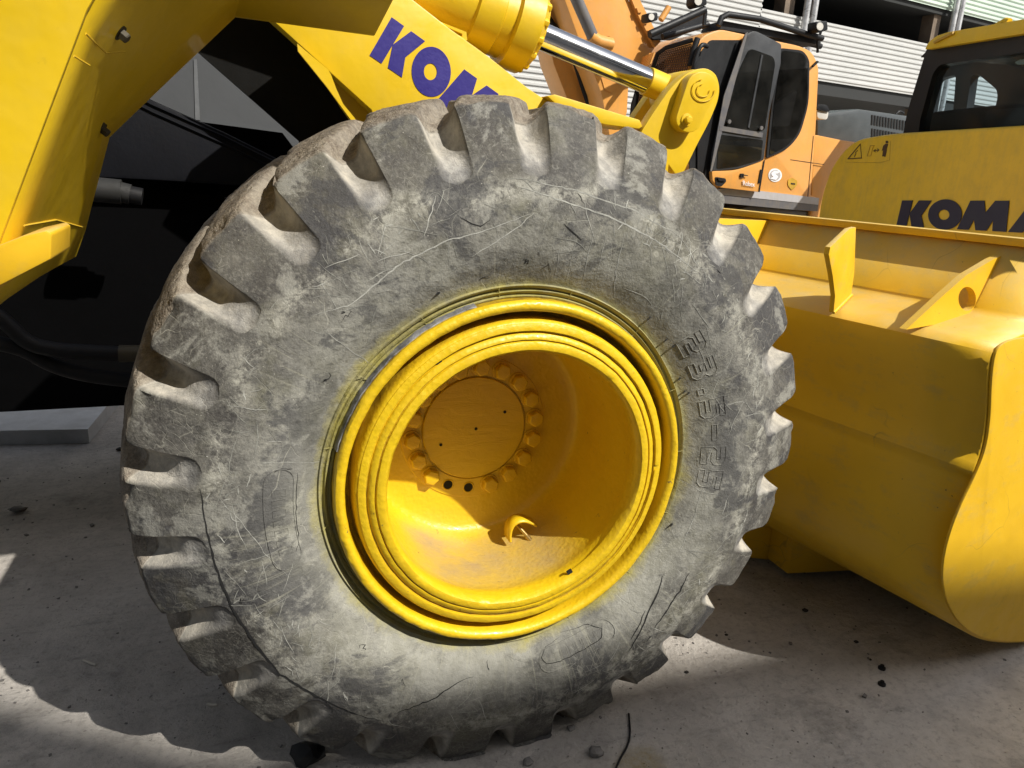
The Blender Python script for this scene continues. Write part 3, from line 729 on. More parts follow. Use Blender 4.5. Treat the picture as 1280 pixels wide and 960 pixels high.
# --- front fender over the tyre
YF, YB = -.25, .32
A_ = lambda L, Y: [np.array([x, Y, z]) for x, z in L]
fr_l = [(-.98, 1.13), (-.885, 1.285), (-.735, 1.62), (-.60, 1.84), (-.44, 1.99), (-.15, 2.02)]
bk_l = [(-1.02, 1.17), (-.87, 1.285), (-.803, 1.468), (-.675, 1.595), (-.548, 1.72), (-.262, 1.713)]
fr_l = [(-1.02, 1.10), (-.93, 1.215)]+fr_l[1:]
bk_l = [(-1.029, 1.166), (-.888, 1.225), (-.866, 1.277)]+bk_l[2:]
Vn, Fn = [], []
NSEG = 6
for k in range(NSEG+1):
    t = k/NSEG
    for a, b in zip(fr_l, bk_l): Vn.append(np.array([a[0]*(1-t)+b[0]*t, YF*(1-t)+YB*t, a[1]*(1-t)+b[1]*t]))
m_ = len(fr_l)
for k in range(NSEG):
    for i in range(m_-1): Fn.append((k*m_+i, k*m_+i+1, (k+1)*m_+i+1, (k+1)*m_+i))
fender = part('fender', (Vn, Fn), yellow, loader, 30); sm = fender.modifiers.new('s', 'SOLIDIFY'); sm.thickness = .012; sm.offset = 1
outer = [(-1.5, 2.3), (-.2, 2.3), (-.15, 2.02)]+fr_l[::-1][1:-2]+[(-.905, 1.245), (-1.5, 1.12)]
part('fender_skirt', prism(A_(outer, YF-.012), (0, .011, 0)), yellow, fender, 30, .003)
bout = [(-.262, 1.713), (-.262, 1.76), (-.56, 1.775), (-.86, 1.48), (-.93, 1.29), (-1.06, 1.2), (-1.02, 1.17)]+bk_l[1:-1]
part('rear_flange', prism(A_(bout, YB+.001), (0, .012, 0)), yellow, fender, 30)
# mounting lug and bolts under it
for q, dd in (((150, 41), .17), ((127, 161), .24)):
    Pn = py(*q, dd); nrm = Vector((.72, -.15, -.6)).normalized()
    # drop onto the sheet: search along the ray for the sheet
    best = None
    for Y in np.linspace(-.2, .31, 60):
        p = py(*q, Y); t = (Y-YF)/(YB-YF); line = [((1-t)*a[0]+t*b[0], (1-t)*a[1]+t*b[1]) for a, b in zip(fr_l, bk_l)]
        xs = np.interp(p[2], [l[1] for l in line[:5]], [l[0] for l in line[:5]])
        if best is None or abs(xs-p[0]) < best[0]: best = (abs(xs-p[0]), p)
    p = best[1]
    part('fender_bolt', join(lathe_axis(p-np.array(nrm)*.004, nrm, [(0, .0125), (.006, .0125)], 18), lathe_axis(p+np.array(nrm)*.002, nrm, [(0, .0085), (.010, .0085), (.012, .007)], 6)), dull_steel, fender, 30)
# weld beads on the sheet
wb = []
for pp in (((107, 42), (122, 56), (133, 66)), ((133, 66), (156, 64)), ((92, 70), (112, 82)), ((30, 282), (70, 275), (103, 284))):
    line3 = []
    for q in pp:
        best = None
        for Y in np.linspace(-.24, .31, 60):
            p = py(*q, Y); t = (Y-YF)/(YB-YF); line = [((1-t)*a[0]+t*b[0], (1-t)*a[1]+t*b[1]) for a, b in zip(fr_l, bk_l)]
            xs = np.interp(p[2], [l[1] for l in line[:5]], [l[0] for l in line[:5]])
            if best is None or abs(xs-p[0]) < best[0]: best = (abs(xs-p[0]), p)
        line3.append(best[1])
    wb.append(tube(line3, .0014, 6))
part('weld_bead', join(*wb), yellow_old, fender, 60)
part('step_block', prism(pl([(-40, 385), (0, 357), (64, 324), (65, 292), (58, 288), (28, 295), (0, 306), (-40, 330)], -.285), (0, .13, 0)), yellow_flat, fender, 30, .006)

# --- chassis behind the wheel (deep shade)
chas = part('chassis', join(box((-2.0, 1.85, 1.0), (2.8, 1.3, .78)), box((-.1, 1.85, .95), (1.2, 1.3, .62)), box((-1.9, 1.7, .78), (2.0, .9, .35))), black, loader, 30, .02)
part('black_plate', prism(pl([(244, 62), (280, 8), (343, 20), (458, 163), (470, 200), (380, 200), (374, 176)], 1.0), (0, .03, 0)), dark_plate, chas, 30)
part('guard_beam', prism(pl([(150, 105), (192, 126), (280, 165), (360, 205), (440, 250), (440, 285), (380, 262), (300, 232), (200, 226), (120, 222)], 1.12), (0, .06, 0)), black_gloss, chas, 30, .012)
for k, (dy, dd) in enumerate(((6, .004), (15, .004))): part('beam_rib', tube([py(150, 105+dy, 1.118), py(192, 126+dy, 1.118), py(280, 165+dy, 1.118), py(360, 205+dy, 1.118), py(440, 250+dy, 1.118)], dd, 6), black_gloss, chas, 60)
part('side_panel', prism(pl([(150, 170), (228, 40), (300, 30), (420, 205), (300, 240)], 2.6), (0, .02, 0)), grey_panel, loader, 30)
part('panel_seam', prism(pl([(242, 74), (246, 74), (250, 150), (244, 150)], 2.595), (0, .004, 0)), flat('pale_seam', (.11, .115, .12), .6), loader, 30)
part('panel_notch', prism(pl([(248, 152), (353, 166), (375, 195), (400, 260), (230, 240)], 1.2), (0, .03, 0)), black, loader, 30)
sc_ = part('steering_cylinder', join(tube([py(110, 236, .95), py(152, 240, .95)], .034, 18), tube([py(150, 240, .95), py(163, 243, .95)], .028, 18)), flat('dim_grey_barrel', (.012, .012, .011), .7), loader, 40)
part('cylinder_rod', tube([py(163, 243, .95), py(178, 246, .95)], .024, 16), rubber_hose, sc_, 40)
part('hose', tube(chaikin([py(-20, 380, .78), py(10, 405, .78), py(35, 430, .78), py(70, 438, .78), py(110, 440, .78), py(152, 442, .78)], 3, False), .021, 12), rubber_hose, loader, 60)
part('hose', tube(chaikin([py(-20, 425, .80), py(30, 436, .80), py(60, 455, .80), py(100, 468, .8), py(160, 476, .8), py(200, 478, .8)], 3, False), .020, 12), rubber_hose, loader, 60)
part('hose_fitting', tube([py(149, 442, .78), py(166, 442, .78), py(180, 442, .78)], .024, 14), dull_steel, loader, 40)
part('axle', lathe_axis((0, .62, .78), (0, 1, 0), [(0, .20), (.1, .20), (.2, .13), (.8, .13)], 24), black, loader, 40)

# --- lift arm with lettering
YA = .72; NY = np.array([0, 1, 0])
arm_px = [(335, 20), (440, -60), (560, 34), (610, 70), (660, 110), (725, 153), (760, 190), (800, 300), (560, 300), (480, 170), (464, 137)]
arm_pts = pl(arm_px, YA)
low = [(.86, YA, 1.15), (1.16, YA, .62), (1.42, YA, .30), (1.50, YA, .16), (1.38, YA, .02), (1.16, YA, .05), (.95, YA, .45), (.30, YA, 1.10)]
arm_full = arm_pts[:7]+[np.array(p) for p in low]+arm_pts[8:]
arm = part('lift_arm', prism(arm_full, (0, .07, 0)), yellow, loader, 30, .004)
part('arm_foot', join(prism(pl([(930, 640), (1000, 620), (1052, 650), (1052, 690), (1018, 694), (970, 701), (940, 698), (930, 690)], .62), (0, .09, 0)), prism([(1.32, .50, .03), (1.78, .42, .03), (1.78, .42, .35), (1.32, .50, .35)], (0, .12, 0))), yellow_flat, loader, 30, .006)
# second plate with a curved edge beneath the arm
part('inner_brace', prism(pl([(371.5, 54.5), (410, 87), (413.7, 93), (420, 110), (429, 130), (443, 147), (450, 158), (446, 160), (408, 108), (372.6, 64)], .70), (0, .012, 0)), yellow, arm, 30)
part('inner_brace', prism(pl([(400, 77), (472, 138), (470, 175), (445, 160), (425, 132)], .80), (0, .02, 0)), yellow_old, arm, 30)
part('top_flange', prism(pl([(684, 120), (694, 118), (800, 150), (803, 158), (799, 161), (760, 156), (712, 146)], YA-.03), (0, .16, 0)), yellow, arm, 30, .003)
hd = [(540, 26), (583, 44), (581, 52), (572, 49)]
part('hose_clip', prism(pl([(542, 25), (550, 27), (583, 40), (584, 50), (580, 52), (545, 38)], YA+.01), (0, .01, 0), [pl([(553, 31), (578, 42), (578, 46), (556, 37)], YA+.01)]), yellow, arm, 30)
def letters(string, f, mat, parent, thick, skip=()):
    """f(u, v) -> 3-D point, u in letter heights along the line, v from 0 to 1 up"""
    G = {'K': ([[(0, 0), (.37, 0), (.49, .48), (.52, 1), (.14, 1)], ]),
         }
    K1 = [(-.03, 0), (.37, 0), (.56, 1), (.14, 1)]; K2 = [(.58, 0), (1.06, 0), (.93, .43), (1.28, 1), (.80, 1), (.46, .50)]
    O = circ2(1.80, .50, .615, 44, .545); OH = circ2(1.77, .49, .205, 24, .185)
    Mm = [(2.28, 0), (2.69, 0), (2.85, .35), (2.93, 0), (3.30, 0), (3.50, .36), (3.50, 0), (3.96, 0), (3.98, 1), (3.52, 1), (3.22, .60), (3.16, 1), (2.68, 1)]
    Aa = [(4.02, 0), (4.48, 0), (4.86, .52), (4.86, 0), (5.36, 0), (5.20, 1), (4.70, 1)]
    for i, (nm, poly, hole) in enumerate((('K', K1, None), ('K', K2, None), ('O', O, OH), ('M', Mm, None), ('A', Aa, None))):
        if nm in skip: continue
        P = [f(*q) for q in poly]; H = [[f(*q) for q in hole]] if hole else []
        n = np.cross(P[1]-P[0], P[-1]-P[0]); n /= np.linalg.norm(n)
        if n@(P[0]-CAM) > 0: n = -n
        part('letter', prism([p+n*thick for p in P], -n*thick*.98, [[p+n*thick for p in h] for h in H]), mat, parent, 30)
# frame of the arm lettering from the photograph: base line direction and up direction on the arm's side
o0 = py(463, 70, YA); ue = py(504, 98, YA)-o0; ue = ue/1.09; ve = py(489.5, 21.5, YA)-o0-ue*.14
letters('', lambda u, v: o0+ue*u*.985+ve*v, blue, arm, .0015)

# --- dump cylinder and rod
YD = .86
ca, cb = py(669, 42, YD), py(852, 120, YD); ax = (cb-ca)/np.linalg.norm(cb-ca)
cyl = part('dump_cylinder', lathe_axis(ca-ax*1.2, ax, [(0, .105), (.98, .105), (.985, .118), (1.06, .118), (1.065, .108), (1.10, .108), (1.105, .128), (1.175, .128), (1.18, .118), (1.2, .10), (1.203, .05)], 48), yellow, loader, 30)
a1 = Vector(ax).orthogonal().normalized(); a2 = Vector(ax).cross(a1)
for k in range(14):
    q = 2*math.pi*k/14; p = Vector(ca-ax*.025)+(a1*math.cos(q)+a2*math.sin(q))*.108
    part('gland_bolt', lathe_axis(p, ax, [(0, .0125), (.018, .0125), (.021, .010)], 6), yellow, cyl, 30, .001)
part('chrome_rod', lathe_axis(ca-ax*.02, ax, [(0, .0395), (.43, .0395)], 48), chrome, cyl, 30)
part('rod_end', lathe_axis(ca+ax*.41, ax, [(0, .038), (.002, .0445), (.10, .0445), (.115, .040), (.20, .040)], 40), yellow, cyl, 30)
part('rod_eye', lathe_axis(np.array(py(868, 118, .76)), (0, 1, 0), [(0, .075), (.16, .075)], 32), yellow, cyl, 30, .004)
# pipe clamped along the cylinder
off = np.array(a1*.0)+np.array([0, -.02, -.125])
part('cylinder_pipe', tube([ca-ax*1.0+off, ca-ax*.2+off], .014, 12), yellow, cyl, 40)
# bell plates at the end of the rod
bp = [(872, 86), (884, 85), (895, 92), (900, 108), (898, 125), (888, 150), (872, 180), (852, 221), (846, 220), (836, 206), (830, 260), (790, 260), (800, 168), (812, 148), (838, 110), (858, 92)]
bpr = rounded(bp, [8, 8, 8, 8, 8, 12, 10, 0, 6, 0, 0, 0, 5, 10, 10, 10], 3)
link = part('link_plate', prism(pl(bpr, .68), (0, .045, 0)), yellow, loader, 30, .003)
part('link_plate_far', prism(pl([(x-22, y+3) for x, y in bpr], .96), (0, .045, 0)), yellow_old, link, 30)
def capsule(c1, r1, c2, r2, n=14):
    c1, c2 = np.array(c1), np.array(c2); a = math.atan2(*(c2-c1)[::-1]); o = []
    for t in np.linspace(a+math.pi/2, a+3*math.pi/2, n): o.append(c1+r1*np.array([math.cos(t), math.sin(t)]))
    for t in np.linspace(a-math.pi/2, a+math.pi/2, n): o.append(c2+r2*np.array([math.cos(t), math.sin(t)]))
    return o
part('pin_cover', prism(pl(capsule((878, 109), 19.5, (862, 149), 16.5), .635), (0, .044, 0)), yellow, link, 30, .004)
for rr_ in (14, 8):
    P = pl(circ2(879, 113, rr_, 26)[:20], .632); part('pin_ring', tube(P, .0016, 6), yellow, link, 60)
p = py(858, 150, .634); part('cover_bolt', join(lathe_axis(p, (0, -1, 0), [(0, .019), (.003, .019)], 24), lathe_axis(p-NY*.003, (0, -1, 0), [(0, .012), (.014, .012), (.016, .010)], 6)), yellow, link, 30, .001)

# --- bucket lowered on the ground
BY = R(11); bu = np.array([math.cos(BY), math.sin(BY), 0]); bn = np.array([-math.sin(BY), math.cos(BY), 0]); B0 = pz(1305, 799)
bk = bpy.data.objects.new('bucket', None); C.objects.link(bk); bk.parent = loader; bk.location = Vector((1.7, 0-.3, 0))
bp_ = lambda x, y, off=0.: on(x, y, B0+bn*off, bn)
plate_px = [(1283, 420), (1256, 424), (1243, 434), (1238, 448), (1235, 480), (1234, 520), (1229, 558), (1216, 592), (1196, 632), (1181, 672), (1174, 710), (1177, 742), (1190, 770), (1208, 788), (1230, 797.5), (1255, 800.5), (1280, 800), (1305, 798.8)]
pp = [bp_(*q) for q in chaikin(plate_px, 2, False)]
ua = lambda P: (np.array(P)-B0)@bu
uz = lambda P: np.array(P)[2]
tail = [B0+bu*1.15+[0, 0, .0], B0+bu*1.3+[0, 0, .06], B0+bu*1.0+[0, 0, .45], B0+bu*.62+[0, 0, .98]]
part('end_plate', prism([p-bn*.009 for p in pp+tail], bn*.008), yellow_flat, bk, 30, .003, label='sunlit near side plate of the bucket')
ptop = bp_(1240, 441)
LB = 2.75
# shell: profile from cutting edge under the floor up the back to the fold, then shelf and leaning guard
prf = [(ua(p), uz(p)) for p in pp]; prf = [q for q in prf if q[1] <= uz(ptop)+.001]
foldz = uz(ptop); fa = ua(ptop)
a558 = ua(bp_(1229, 558)); prf = [((a558+(a-a558)*.30 if (a < a558 and z < .75) else a), z) for a, z in prf]
prf = [(fa+.03, foldz+.012), (fa+.008, foldz-.004)]+[(a+.004, z) for a, z in prf if z < foldz-.02]
floor_ = [(prf[-1][0]+.2, .004), (1.25, .004)]
shelf_z = foldz+.045; shelf_a = ua(pz(1172, 386, shelf_z)); print('shelf', shelf_a-fa)
LEAN = R(24); gh = .36
tmp = np.array([B0+bu*shelf_a+[0, 0, shelf_z]])[0]; gn = bu*math.cos(LEAN)*1-np.array([0, 0, math.sin(LEAN)])
rim = on(1280, 306, tmp, gn); gh = (rim[2]-shelf_z)/math.cos(LEAN)
print('guard height', gh, 'fold', fa, foldz)
rim_a, rim_z = shelf_a+math.sin(LEAN)*gh, shelf_z+math.cos(LEAN)*gh
chain = [(1.15, .004), floor_[0]]+prf[::-1][1:]+[(shelf_a-.02, shelf_z), (shelf_a+.003, shelf_z+.02), (rim_a, rim_z)]
Vb, Fb = [], []
NS = 14
for k in range(NS+1):
    for a, z in chain: Vb.append(B0+bu*a+bn*(LB*k/NS)+np.array([0, 0, z]))
m_ = len(chain)
for k in range(NS):
    for i in range(m_-1): Fb.append((k*m_+i, k*m_+i+1, (k+1)*m_+i+1, (k+1)*m_+i))
sh_ = part('bucket_shell', (Vb, Fb), yellow_flat, bk, 40); sm = sh_.modifiers.new('s', 'SOLIDIFY'); sm.thickness = .02; sm.offset = 0
def bq(a, b, z): return B0+bu*a+bn*b+np.array([0, 0, z])
part('rim_bar', box(bq(rim_a+.005, LB/2+.15, rim_z+.006), (.055, LB+.3, .022), ax=(bu, bn, (0, 0, 1))), yellow_flat, bk, 30, .003)
part('rim_web', box(bq(rim_a+.03, LB/2+.15, rim_z-.018), (.012, LB+.3, .07), ax=(bu, bn, (0, 0, 1))), yellow_flat, bk, 30)
# gussets
def onz(x, y, z): return pz(x, y, z)
g1 = [onz(1042, 391, foldz+.02), onz(1064, 369, shelf_z+.004)]
def gpt(x, y, a_, b_):     # point on the upright plane through two plan points
    d = (b_-a_); n = np.cross(d, [0, 0, 1]); return on(x, y, a_, n)
A1, A2 = g1
G1 = [A1, A2, gpt(1068, 340, A1, A2), gpt(1070, 284, A1, A2), gpt(1062, 286, A1, A2), gpt(1038, 309, A1, A2), gpt(1036, 318, A1, A2), gpt(1041, 345, A1, A2), gpt(1044, 370, A1, A2)]
part('gusset', prism(G1, bn*.016), yellow_flat, bk, 30, .001)
A1, A2 = onz(1133, 412, foldz+.02), onz(1215, 397, foldz+.04)
gq = lambda x, y: gpt(x, y, A1, A2)
part('gusset', prism([A1]+[gq(*q) for q in ((1135, 410), (1174, 374), (1208, 344), (1242, 324), (1280, 308), (1330, 287), (1340, 300), (1310, 318), (1280, 333), (1264, 354), (1224, 391), (1217, 396), (1190, 402))], bn*.02, [[gq(*q) for q in circ2(1209, 373.5, 11.0, 24, 15)]]), yellow_flat, bk, 30, label='gusset with a round hole')
# far gusset
fb = ((onz(965, 400, shelf_z))-B0)@bn
fg = on(965, 275, B0+bn*1.35, bn)
bfar = ((on(965, 274, tmp, gn))-B0)@bn
G3 = [bq(rim_a, bfar, rim_z-.01), bq(shelf_a, bfar, shelf_z), bq(fa+.03, bfar, foldz+.02), bq(fa+.01, bfar, foldz+.19), bq(fa+.05, bfar, foldz+.24)]
part('gusset', prism(G3, bn*.016), yellow_flat, bk, 30, .001)
def weld(P, rad=.004):
    o = []
    for a_, b_ in zip(P[:-1], P[1:]):
        n_ = max(2, int(np.linalg.norm(np.array(b_)-np.array(a_))/.006)); o += [np.array(a_)*(1-t)+np.array(b_)*t for t in np.arange(n_)/n_]
    o.append(np.array(P[-1])); return tube(o, [rad*(1+.35*math.sin(i*2.1)+.2*random.random()) for i in range(len(o))], 6)
part('weld_bead', weld([bq(a-.003, .004, z) for a, z in prf[2:]]), yellow_flat, bk, 60)
part('weld_bead', weld([bq(shelf_a, .02, shelf_z+.012), bq(shelf_a, LB-.1, shelf_z+.012)], .006), yellow_flat, bk, 60)
part('weld_bead', weld([G1[0], G1[1]]), yellow_flat, bk, 60)
# hinge ears on the back, mostly behind the tyre
part('hinge_ear', prism([bq(fa-.005, .95, foldz-.05), bq(fa+.12, .95, .08), bq(fa-.28, .95, .10), bq(fa-.33, .95, .30), bq(fa-.16, .95, .62), bq(fa-.04, .95, foldz-.1)], bn*.05), yellow_flat, bk, 30, .004)
part('end_plate', prism([p+bn*(LB+.001) for p in pp+tail], bn*.022), yellow_flat, bk, 30, .003)
part('cutting_edge', box(bq(1.36, LB/2, .02), (.28, LB+.05, .035), ax=(bu, bn, (0, 0, 1))), steel, bk, 30)

# ------------------------------------------------------------------ orange excavator
OP = Plane(CAM+ray(950, 200)/np.linalg.norm(ray(950, 200)[:2])*8.6, R(5))
oex = empty('orange_excavator', tuple(OP(950, 200)*[1, 1, 0]), 'orange excavator with open cab door standing behind the yellow bucket', 'excavator')
def oq(L, off=0.): return [OP(x, y, off) for x, y in L]
def opart(name, L, off, thick, mat, parent=None, bevel=0, holes=(), label=None):
    return part(name, prism(oq(L, off), OP.n*thick, [oq(h, off) for h in holes]), mat, parent or oex, 30, bevel, label=label)
cabpoly = rounded([(866, 60), (880, 44), (900, 36), (1000, 57), (1015, 64), (1024, 82), (1020, 162), (1014, 244), (1022, 247), (1020, 262), (880, 238), (858, 200)], [6, 6, 8, 8, 8, 10, 0, 0, 0, 0, 0, 0])
door_open = rounded([(874, 62), (890, 47), (922, 52), (942, 60), (955, 200), (890, 222), (868, 190)], 3)
cab = opart('cab', cabpoly, 0, .95, orange, bevel=.02)
opart('doorway', rounded([(872, 70), (888, 50), (940, 50), (946, 100), (926, 150), (894, 232), (862, 215), (860, 120)], 3), -.012, .01, plastic, cab)
opart('seat_back', rounded([(872, 150), (895, 140), (905, 165), (895, 225), (872, 225)], 5), -.03, .015, rubber_hose, cab)
# rear side window
opart('rear_window', rounded([(976, 60), (1004, 63), (1012, 75), (1011, 130), (1000, 168), (985, 186), (958, 198), (965, 130)], [3, 6, 6, 14, 12, 12, 3, 10]), -.02, .015, plastic, cab)
opart('rear_pane', rounded([(978, 63), (1003, 66), (1010, 77), (1009, 130), (998, 166), (984, 183), (962, 194), (968, 130)], [3, 6, 6, 14, 12, 12, 3, 10]), -.026, .005, cab_glass, cab)
# open door
door = opart('door', rounded([(891, 214), (893, 190), (910, 120), (934, 42), (944, 38), (977, 55), (976, 80), (962, 140), (955, 200), (925, 211)], [2, 6, 10, 6, 5, 3, 3, 8, 2, 10]), -.09, .05, door_plastic, bevel=.008)
opart('door_pane', rounded([(901, 160), (925, 85), (937, 60), (967, 71), (969, 80), (956, 162), (950, 164)], [4, 8, 6, 5, 3, 3, 3]), -.096, .008, cab_glass, door)
opart('door_pane', rounded([(896, 211), (899, 168), (954, 175), (951, 200), (922, 208)], 3), -.096, .008, cab_glass, door)
opart('window_bar', [(952, 68), (954, 69), (937, 160), (935, 159)], -.104, .008, door_plastic, door)
opart('window_rail', [(900, 157), (954, 166), (953, 172), (899, 163)], -.103, .006, grey_trim, door)
opart('door_edge', [(888, 214), (890, 214), (935, 40), (932, 42), (905, 120)], -.10, .01, grey_trim, door)
for q in ((911, 152), (951, 160)): part('latch', lathe_axis(OP(*q, -.115), -OP.n, [(0, .02), (.015, .02)], 12), grey_trim, door)
opart('lower_door', rounded([(890, 214), (920, 213), (955, 201), (949, 240), (898, 234), (891, 226)], [2, 10, 2, 0, 2, 2]), -.092, .05, orange, door, bevel=.006)
opart('handle_recess', rounded([(894, 221), (907, 223), (908, 227), (902, 233), (895, 232)], 2), -.10, .01, plastic, door)
opart('door_handle', rounded([(897, 222), (906, 224), (907, 227), (899, 226)], 1), -.115, .012, rubber_hose, door)
opart('skirt', [(899, 236), (915, 234), (949, 238.5), (1024, 247.5), (1023, 256), (900, 243)], -.03, .06, silver_trim, cab)
opart('skirt_lower', [(901, 243), (948, 248), (1023, 256), (1022, 264), (1000, 263), (905, 254)], -.025, .06, grey_trim, cab)
opart('track_frame', [(905, 268), (935, 258), (945, 257), (1022, 266), (1022, 300), (860, 300)], .05, 1., grey_trim, bevel=.01)
for L in ([(955, 200), (956.3, 200), (949.8, 240), (948.5, 240)], [(1016.4, 170), (1017.2, 170), (1010.2, 246), (1009.4, 246)], [(988, 199.2), (1030, 205.3), (1030, 206.1), (988, 200.0)]):
    opart('panel_gap', L, -.101 if L[0][0] == 955 else -.002, .004, plastic, cab)
opart('hinge', [(951, 212), (953, 212), (950, 229), (948, 229)], -.104, .01, plastic, cab)
part('round_badge', prism(oq(circ2(969, 219, 8.4, 26), -.006), OP.n*.008), white, cab)
part('badge_face', prism(oq(circ2(969, 219, 6.6, 26), -.009), OP.n*.004), silver_trim, cab)
opart('badge_swirl', rounded([(964, 217), (968, 213.5), (975, 214.5), (972, 217), (969, 217), (973, 221), (970, 225), (963, 223.5), (967, 221), (965, 219.5)], 1), -.013, .004, white, cab)
opart('lock_plate', rounded([(985, 225), (990, 222), (997, 226), (996, 232), (990, 238), (985, 232)], 2), -.008, .01, beige_ink, cab)
opart('lock_slot', [(989, 228.5), (994, 229.2), (994, 230.8), (989, 230.2)], -.012, .005, plastic, cab)
opart('key_lock', join and rounded([(926, 217), (930, 217), (930, 222), (926, 222)], 1), -.11, .02, plastic, door)
opart('key', [(929, 218), (935, 219), (935, 220), (929, 219.6)], -.118, .006, plastic, door)
# small white word on the door
fc = bpy.data.curves.new('word', 'FONT'); fc.body = 'Robex'; fc.size = 1; fc.extrude = .01
to = bpy.data.objects.new('word_tmp', fc); C.objects.link(to); dg = bpy.context.evaluated_depsgraph_get(); tm = bpy.data.meshes.new_from_object(to.evaluated_get(dg)); bpy.data.objects.remove(to)
a0, a1_, a2_ = OP(928.5, 231.5, -.106), OP(943.5, 233.5, -.106), OP(928.0, 224.5, -.106)
wX = max(v.co.x for v in tm.vertices); tm.transform(Matrix.Scale(1/wX, 4, (1, 0, 0)))
ex_, ey_ = Vector(a1_-a0), Vector(a2_-a0); ez_ = Vector(-OP.n)*.2
for v in tm.vertices: c_ = v.co.copy(); v.co = Vector(a0)-oex.location-door.location*0+ex_*c_.x+ey_*c_.y*1.25+ez_*c_.z
wd = put('word_marking', tm, white, None, 0); wd.parent = door
# handrail, wiper side bars, front guard mesh
part('handrail', tube(chaikin([OP(868, 92, -.06), OP(866, 86, -.1), OP(873, 62, -.1), OP(878, 55, -.1), OP(884, 58, -.06)], 2, False), .022, 8), plastic, cab, 60)
part('front_pillar', tube([OP(862, 82, -.03), OP(867, 62, -.03), OP(872, 48, -.03)], .03, 8), plastic, cab, 60)
GP = Plane(OP(866, 80), R(50))
def grid(L, parent, nu, nv, rad, name='guard_mesh'):
    c = [OP(*L[0], .0), OP(*L[1], .0), OP(*L[2], .35), OP(*L[3], .35)]; b = []
    for i in range(nu+1):
        t = i/nu; b.append(tube([c[0]*(1-t)+c[3]*t, c[1]*(1-t)+c[2]*t], rad, 4))
    for i in range(nv+1):
        t = i/nv; b.append(tube([c[0]*(1-t)+c[1]*t, c[3]*(1-t)+c[2]*t], rad, 4))
    return b
part('guard_mesh', join(*grid([(858, 90), (864, 55), (822, 67), (812, 90)], oex, 18, 10, .006)), mesh_rust, cab, 60, kind='stuff')
part('guard_mesh', join(*grid([(836, 170), (842, 112), (800, 118), (792, 170)], oex, 14, 18, .006)), mesh_rust, cab, 60, kind='stuff')
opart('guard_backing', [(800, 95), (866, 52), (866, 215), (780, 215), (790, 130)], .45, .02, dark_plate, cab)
part('guard_frame', tube([OP(814, 92, .3), OP(822, 67, .3), OP(832, 60, .2), OP(866, 50, 0)], .022, 8), plastic, cab, 60)
part('orange_grille', join(*grid([(813, 80), (818, 66), (804, 72), (800, 86)], oex, 6, 6, .008)), orange, cab, 60, kind='stuff')
# roof rack with lamps
rk = part('roof_rack', join(tube([OP(812, 43, -.1), OP(868, 18, -.1), OP(881, 12, -.1)], .035, 8), tube([OP(828, 46, .2), OP(885, 30, .2)], .03, 8), tube([OP(882, 14, 0), OP(880, 32, 0)], .02, 6),
      tube([OP(898, 32, .0), OP(902, 22, 0), OP(910, 18, 0), OP(950, 24, 0), OP(1006, 42, 0), OP(1028, 48, 0)], .03, 8), tube([OP(900, 36, .4), OP(960, 42, .4), OP(1026, 58, .4)], .03, 8)), plastic, oex, 50)
opart('rack_deck', [(812, 45), (880, 16), (884, 30), (840, 50), (818, 50)], .3, .04, plastic, rk)
opart('rack_deck', [(905, 26), (1000, 44), (1026, 50), (1026, 56), (1000, 52), (900, 36)], .05, .3, plastic, rk)
def lamp(x, y, tilt, s=1.):
    l = part('work_lamp', prism(oq(rounded([(x-7*s, y-8*s), (x+8*s, y-9*s), (x+9*s, y+4*s), (x-4*s, y+8*s), (x-8*s, y+3*s)], 2), -.12), OP.n*.12), plastic, rk, 30, .01)
    part('lamp_lens', prism(oq(circ2(x-2*s, y-1, 4.6*s, 16, 5.6*s), -.128), OP.n*.006), lens_mat, l); return l
lamp(875, 2, 0); lamp(816, 22, 0, .75); lamp(1027, 34, 0, .9)
part('lamp_bracket', tube([OP(1026, 40, 0), OP(1022, 52, 0), OP(1022, 66, 0)], .015, 6), plastic, rk, 60)
part('amber_spout', tube([OP(826, 25, 0), OP(836, 9, 0)], .03, 8), orange, rk, 60)
opart('wiper_arm', [(1022, 76), (1024, 77), (1017, 84), (1016, 82)], -.03, .02, rubber_hose, cab)
# mirror, rear body, hood
mr = opart('mirror', rounded([(1021, 133), (1034, 134), (1036, 142), (1034, 150), (1022, 148)], 3), .05, .15, lens_mat, bevel=.01)
opart('mirror_hood', rounded([(1022, 130), (1034, 131), (1038, 140), (1030, 139), (1021, 137)], 3), .03, .15, plastic, mr, bevel=.01)
opart('rear_body', rounded([(1018, 168), (1052, 175), (1100, 182), (1100, 290), (1012, 285)], 4), .02, 1.6, orange, bevel=.03)
hood = opart('engine_hood', rounded([(1022, 142), (1074, 136), (1082, 137), (1145, 146), (1150, 185), (1022, 182)], [6, 6, 6, 8, 0, 0]), .35, 1.2, grey_box, bevel=.04)
for row in range(2):
    for k in range(14):
        x0 = 1090+k*3.5; y0 = 143.5+k*.62+row*17
        opart('louver_slot', [(x0, y0), (x0+1.9, y0+.3), (x0+1.2, y0+12.5), (x0-.7, y0+12.2)], .342, .012, crack_dark, hood)
part('hood_cable', tube(chaikin([OP(1120, 143, .5), OP(1124, 138, .5), OP(1130, 142, .5)], 2, False), .012, 6), plastic, hood, 60)
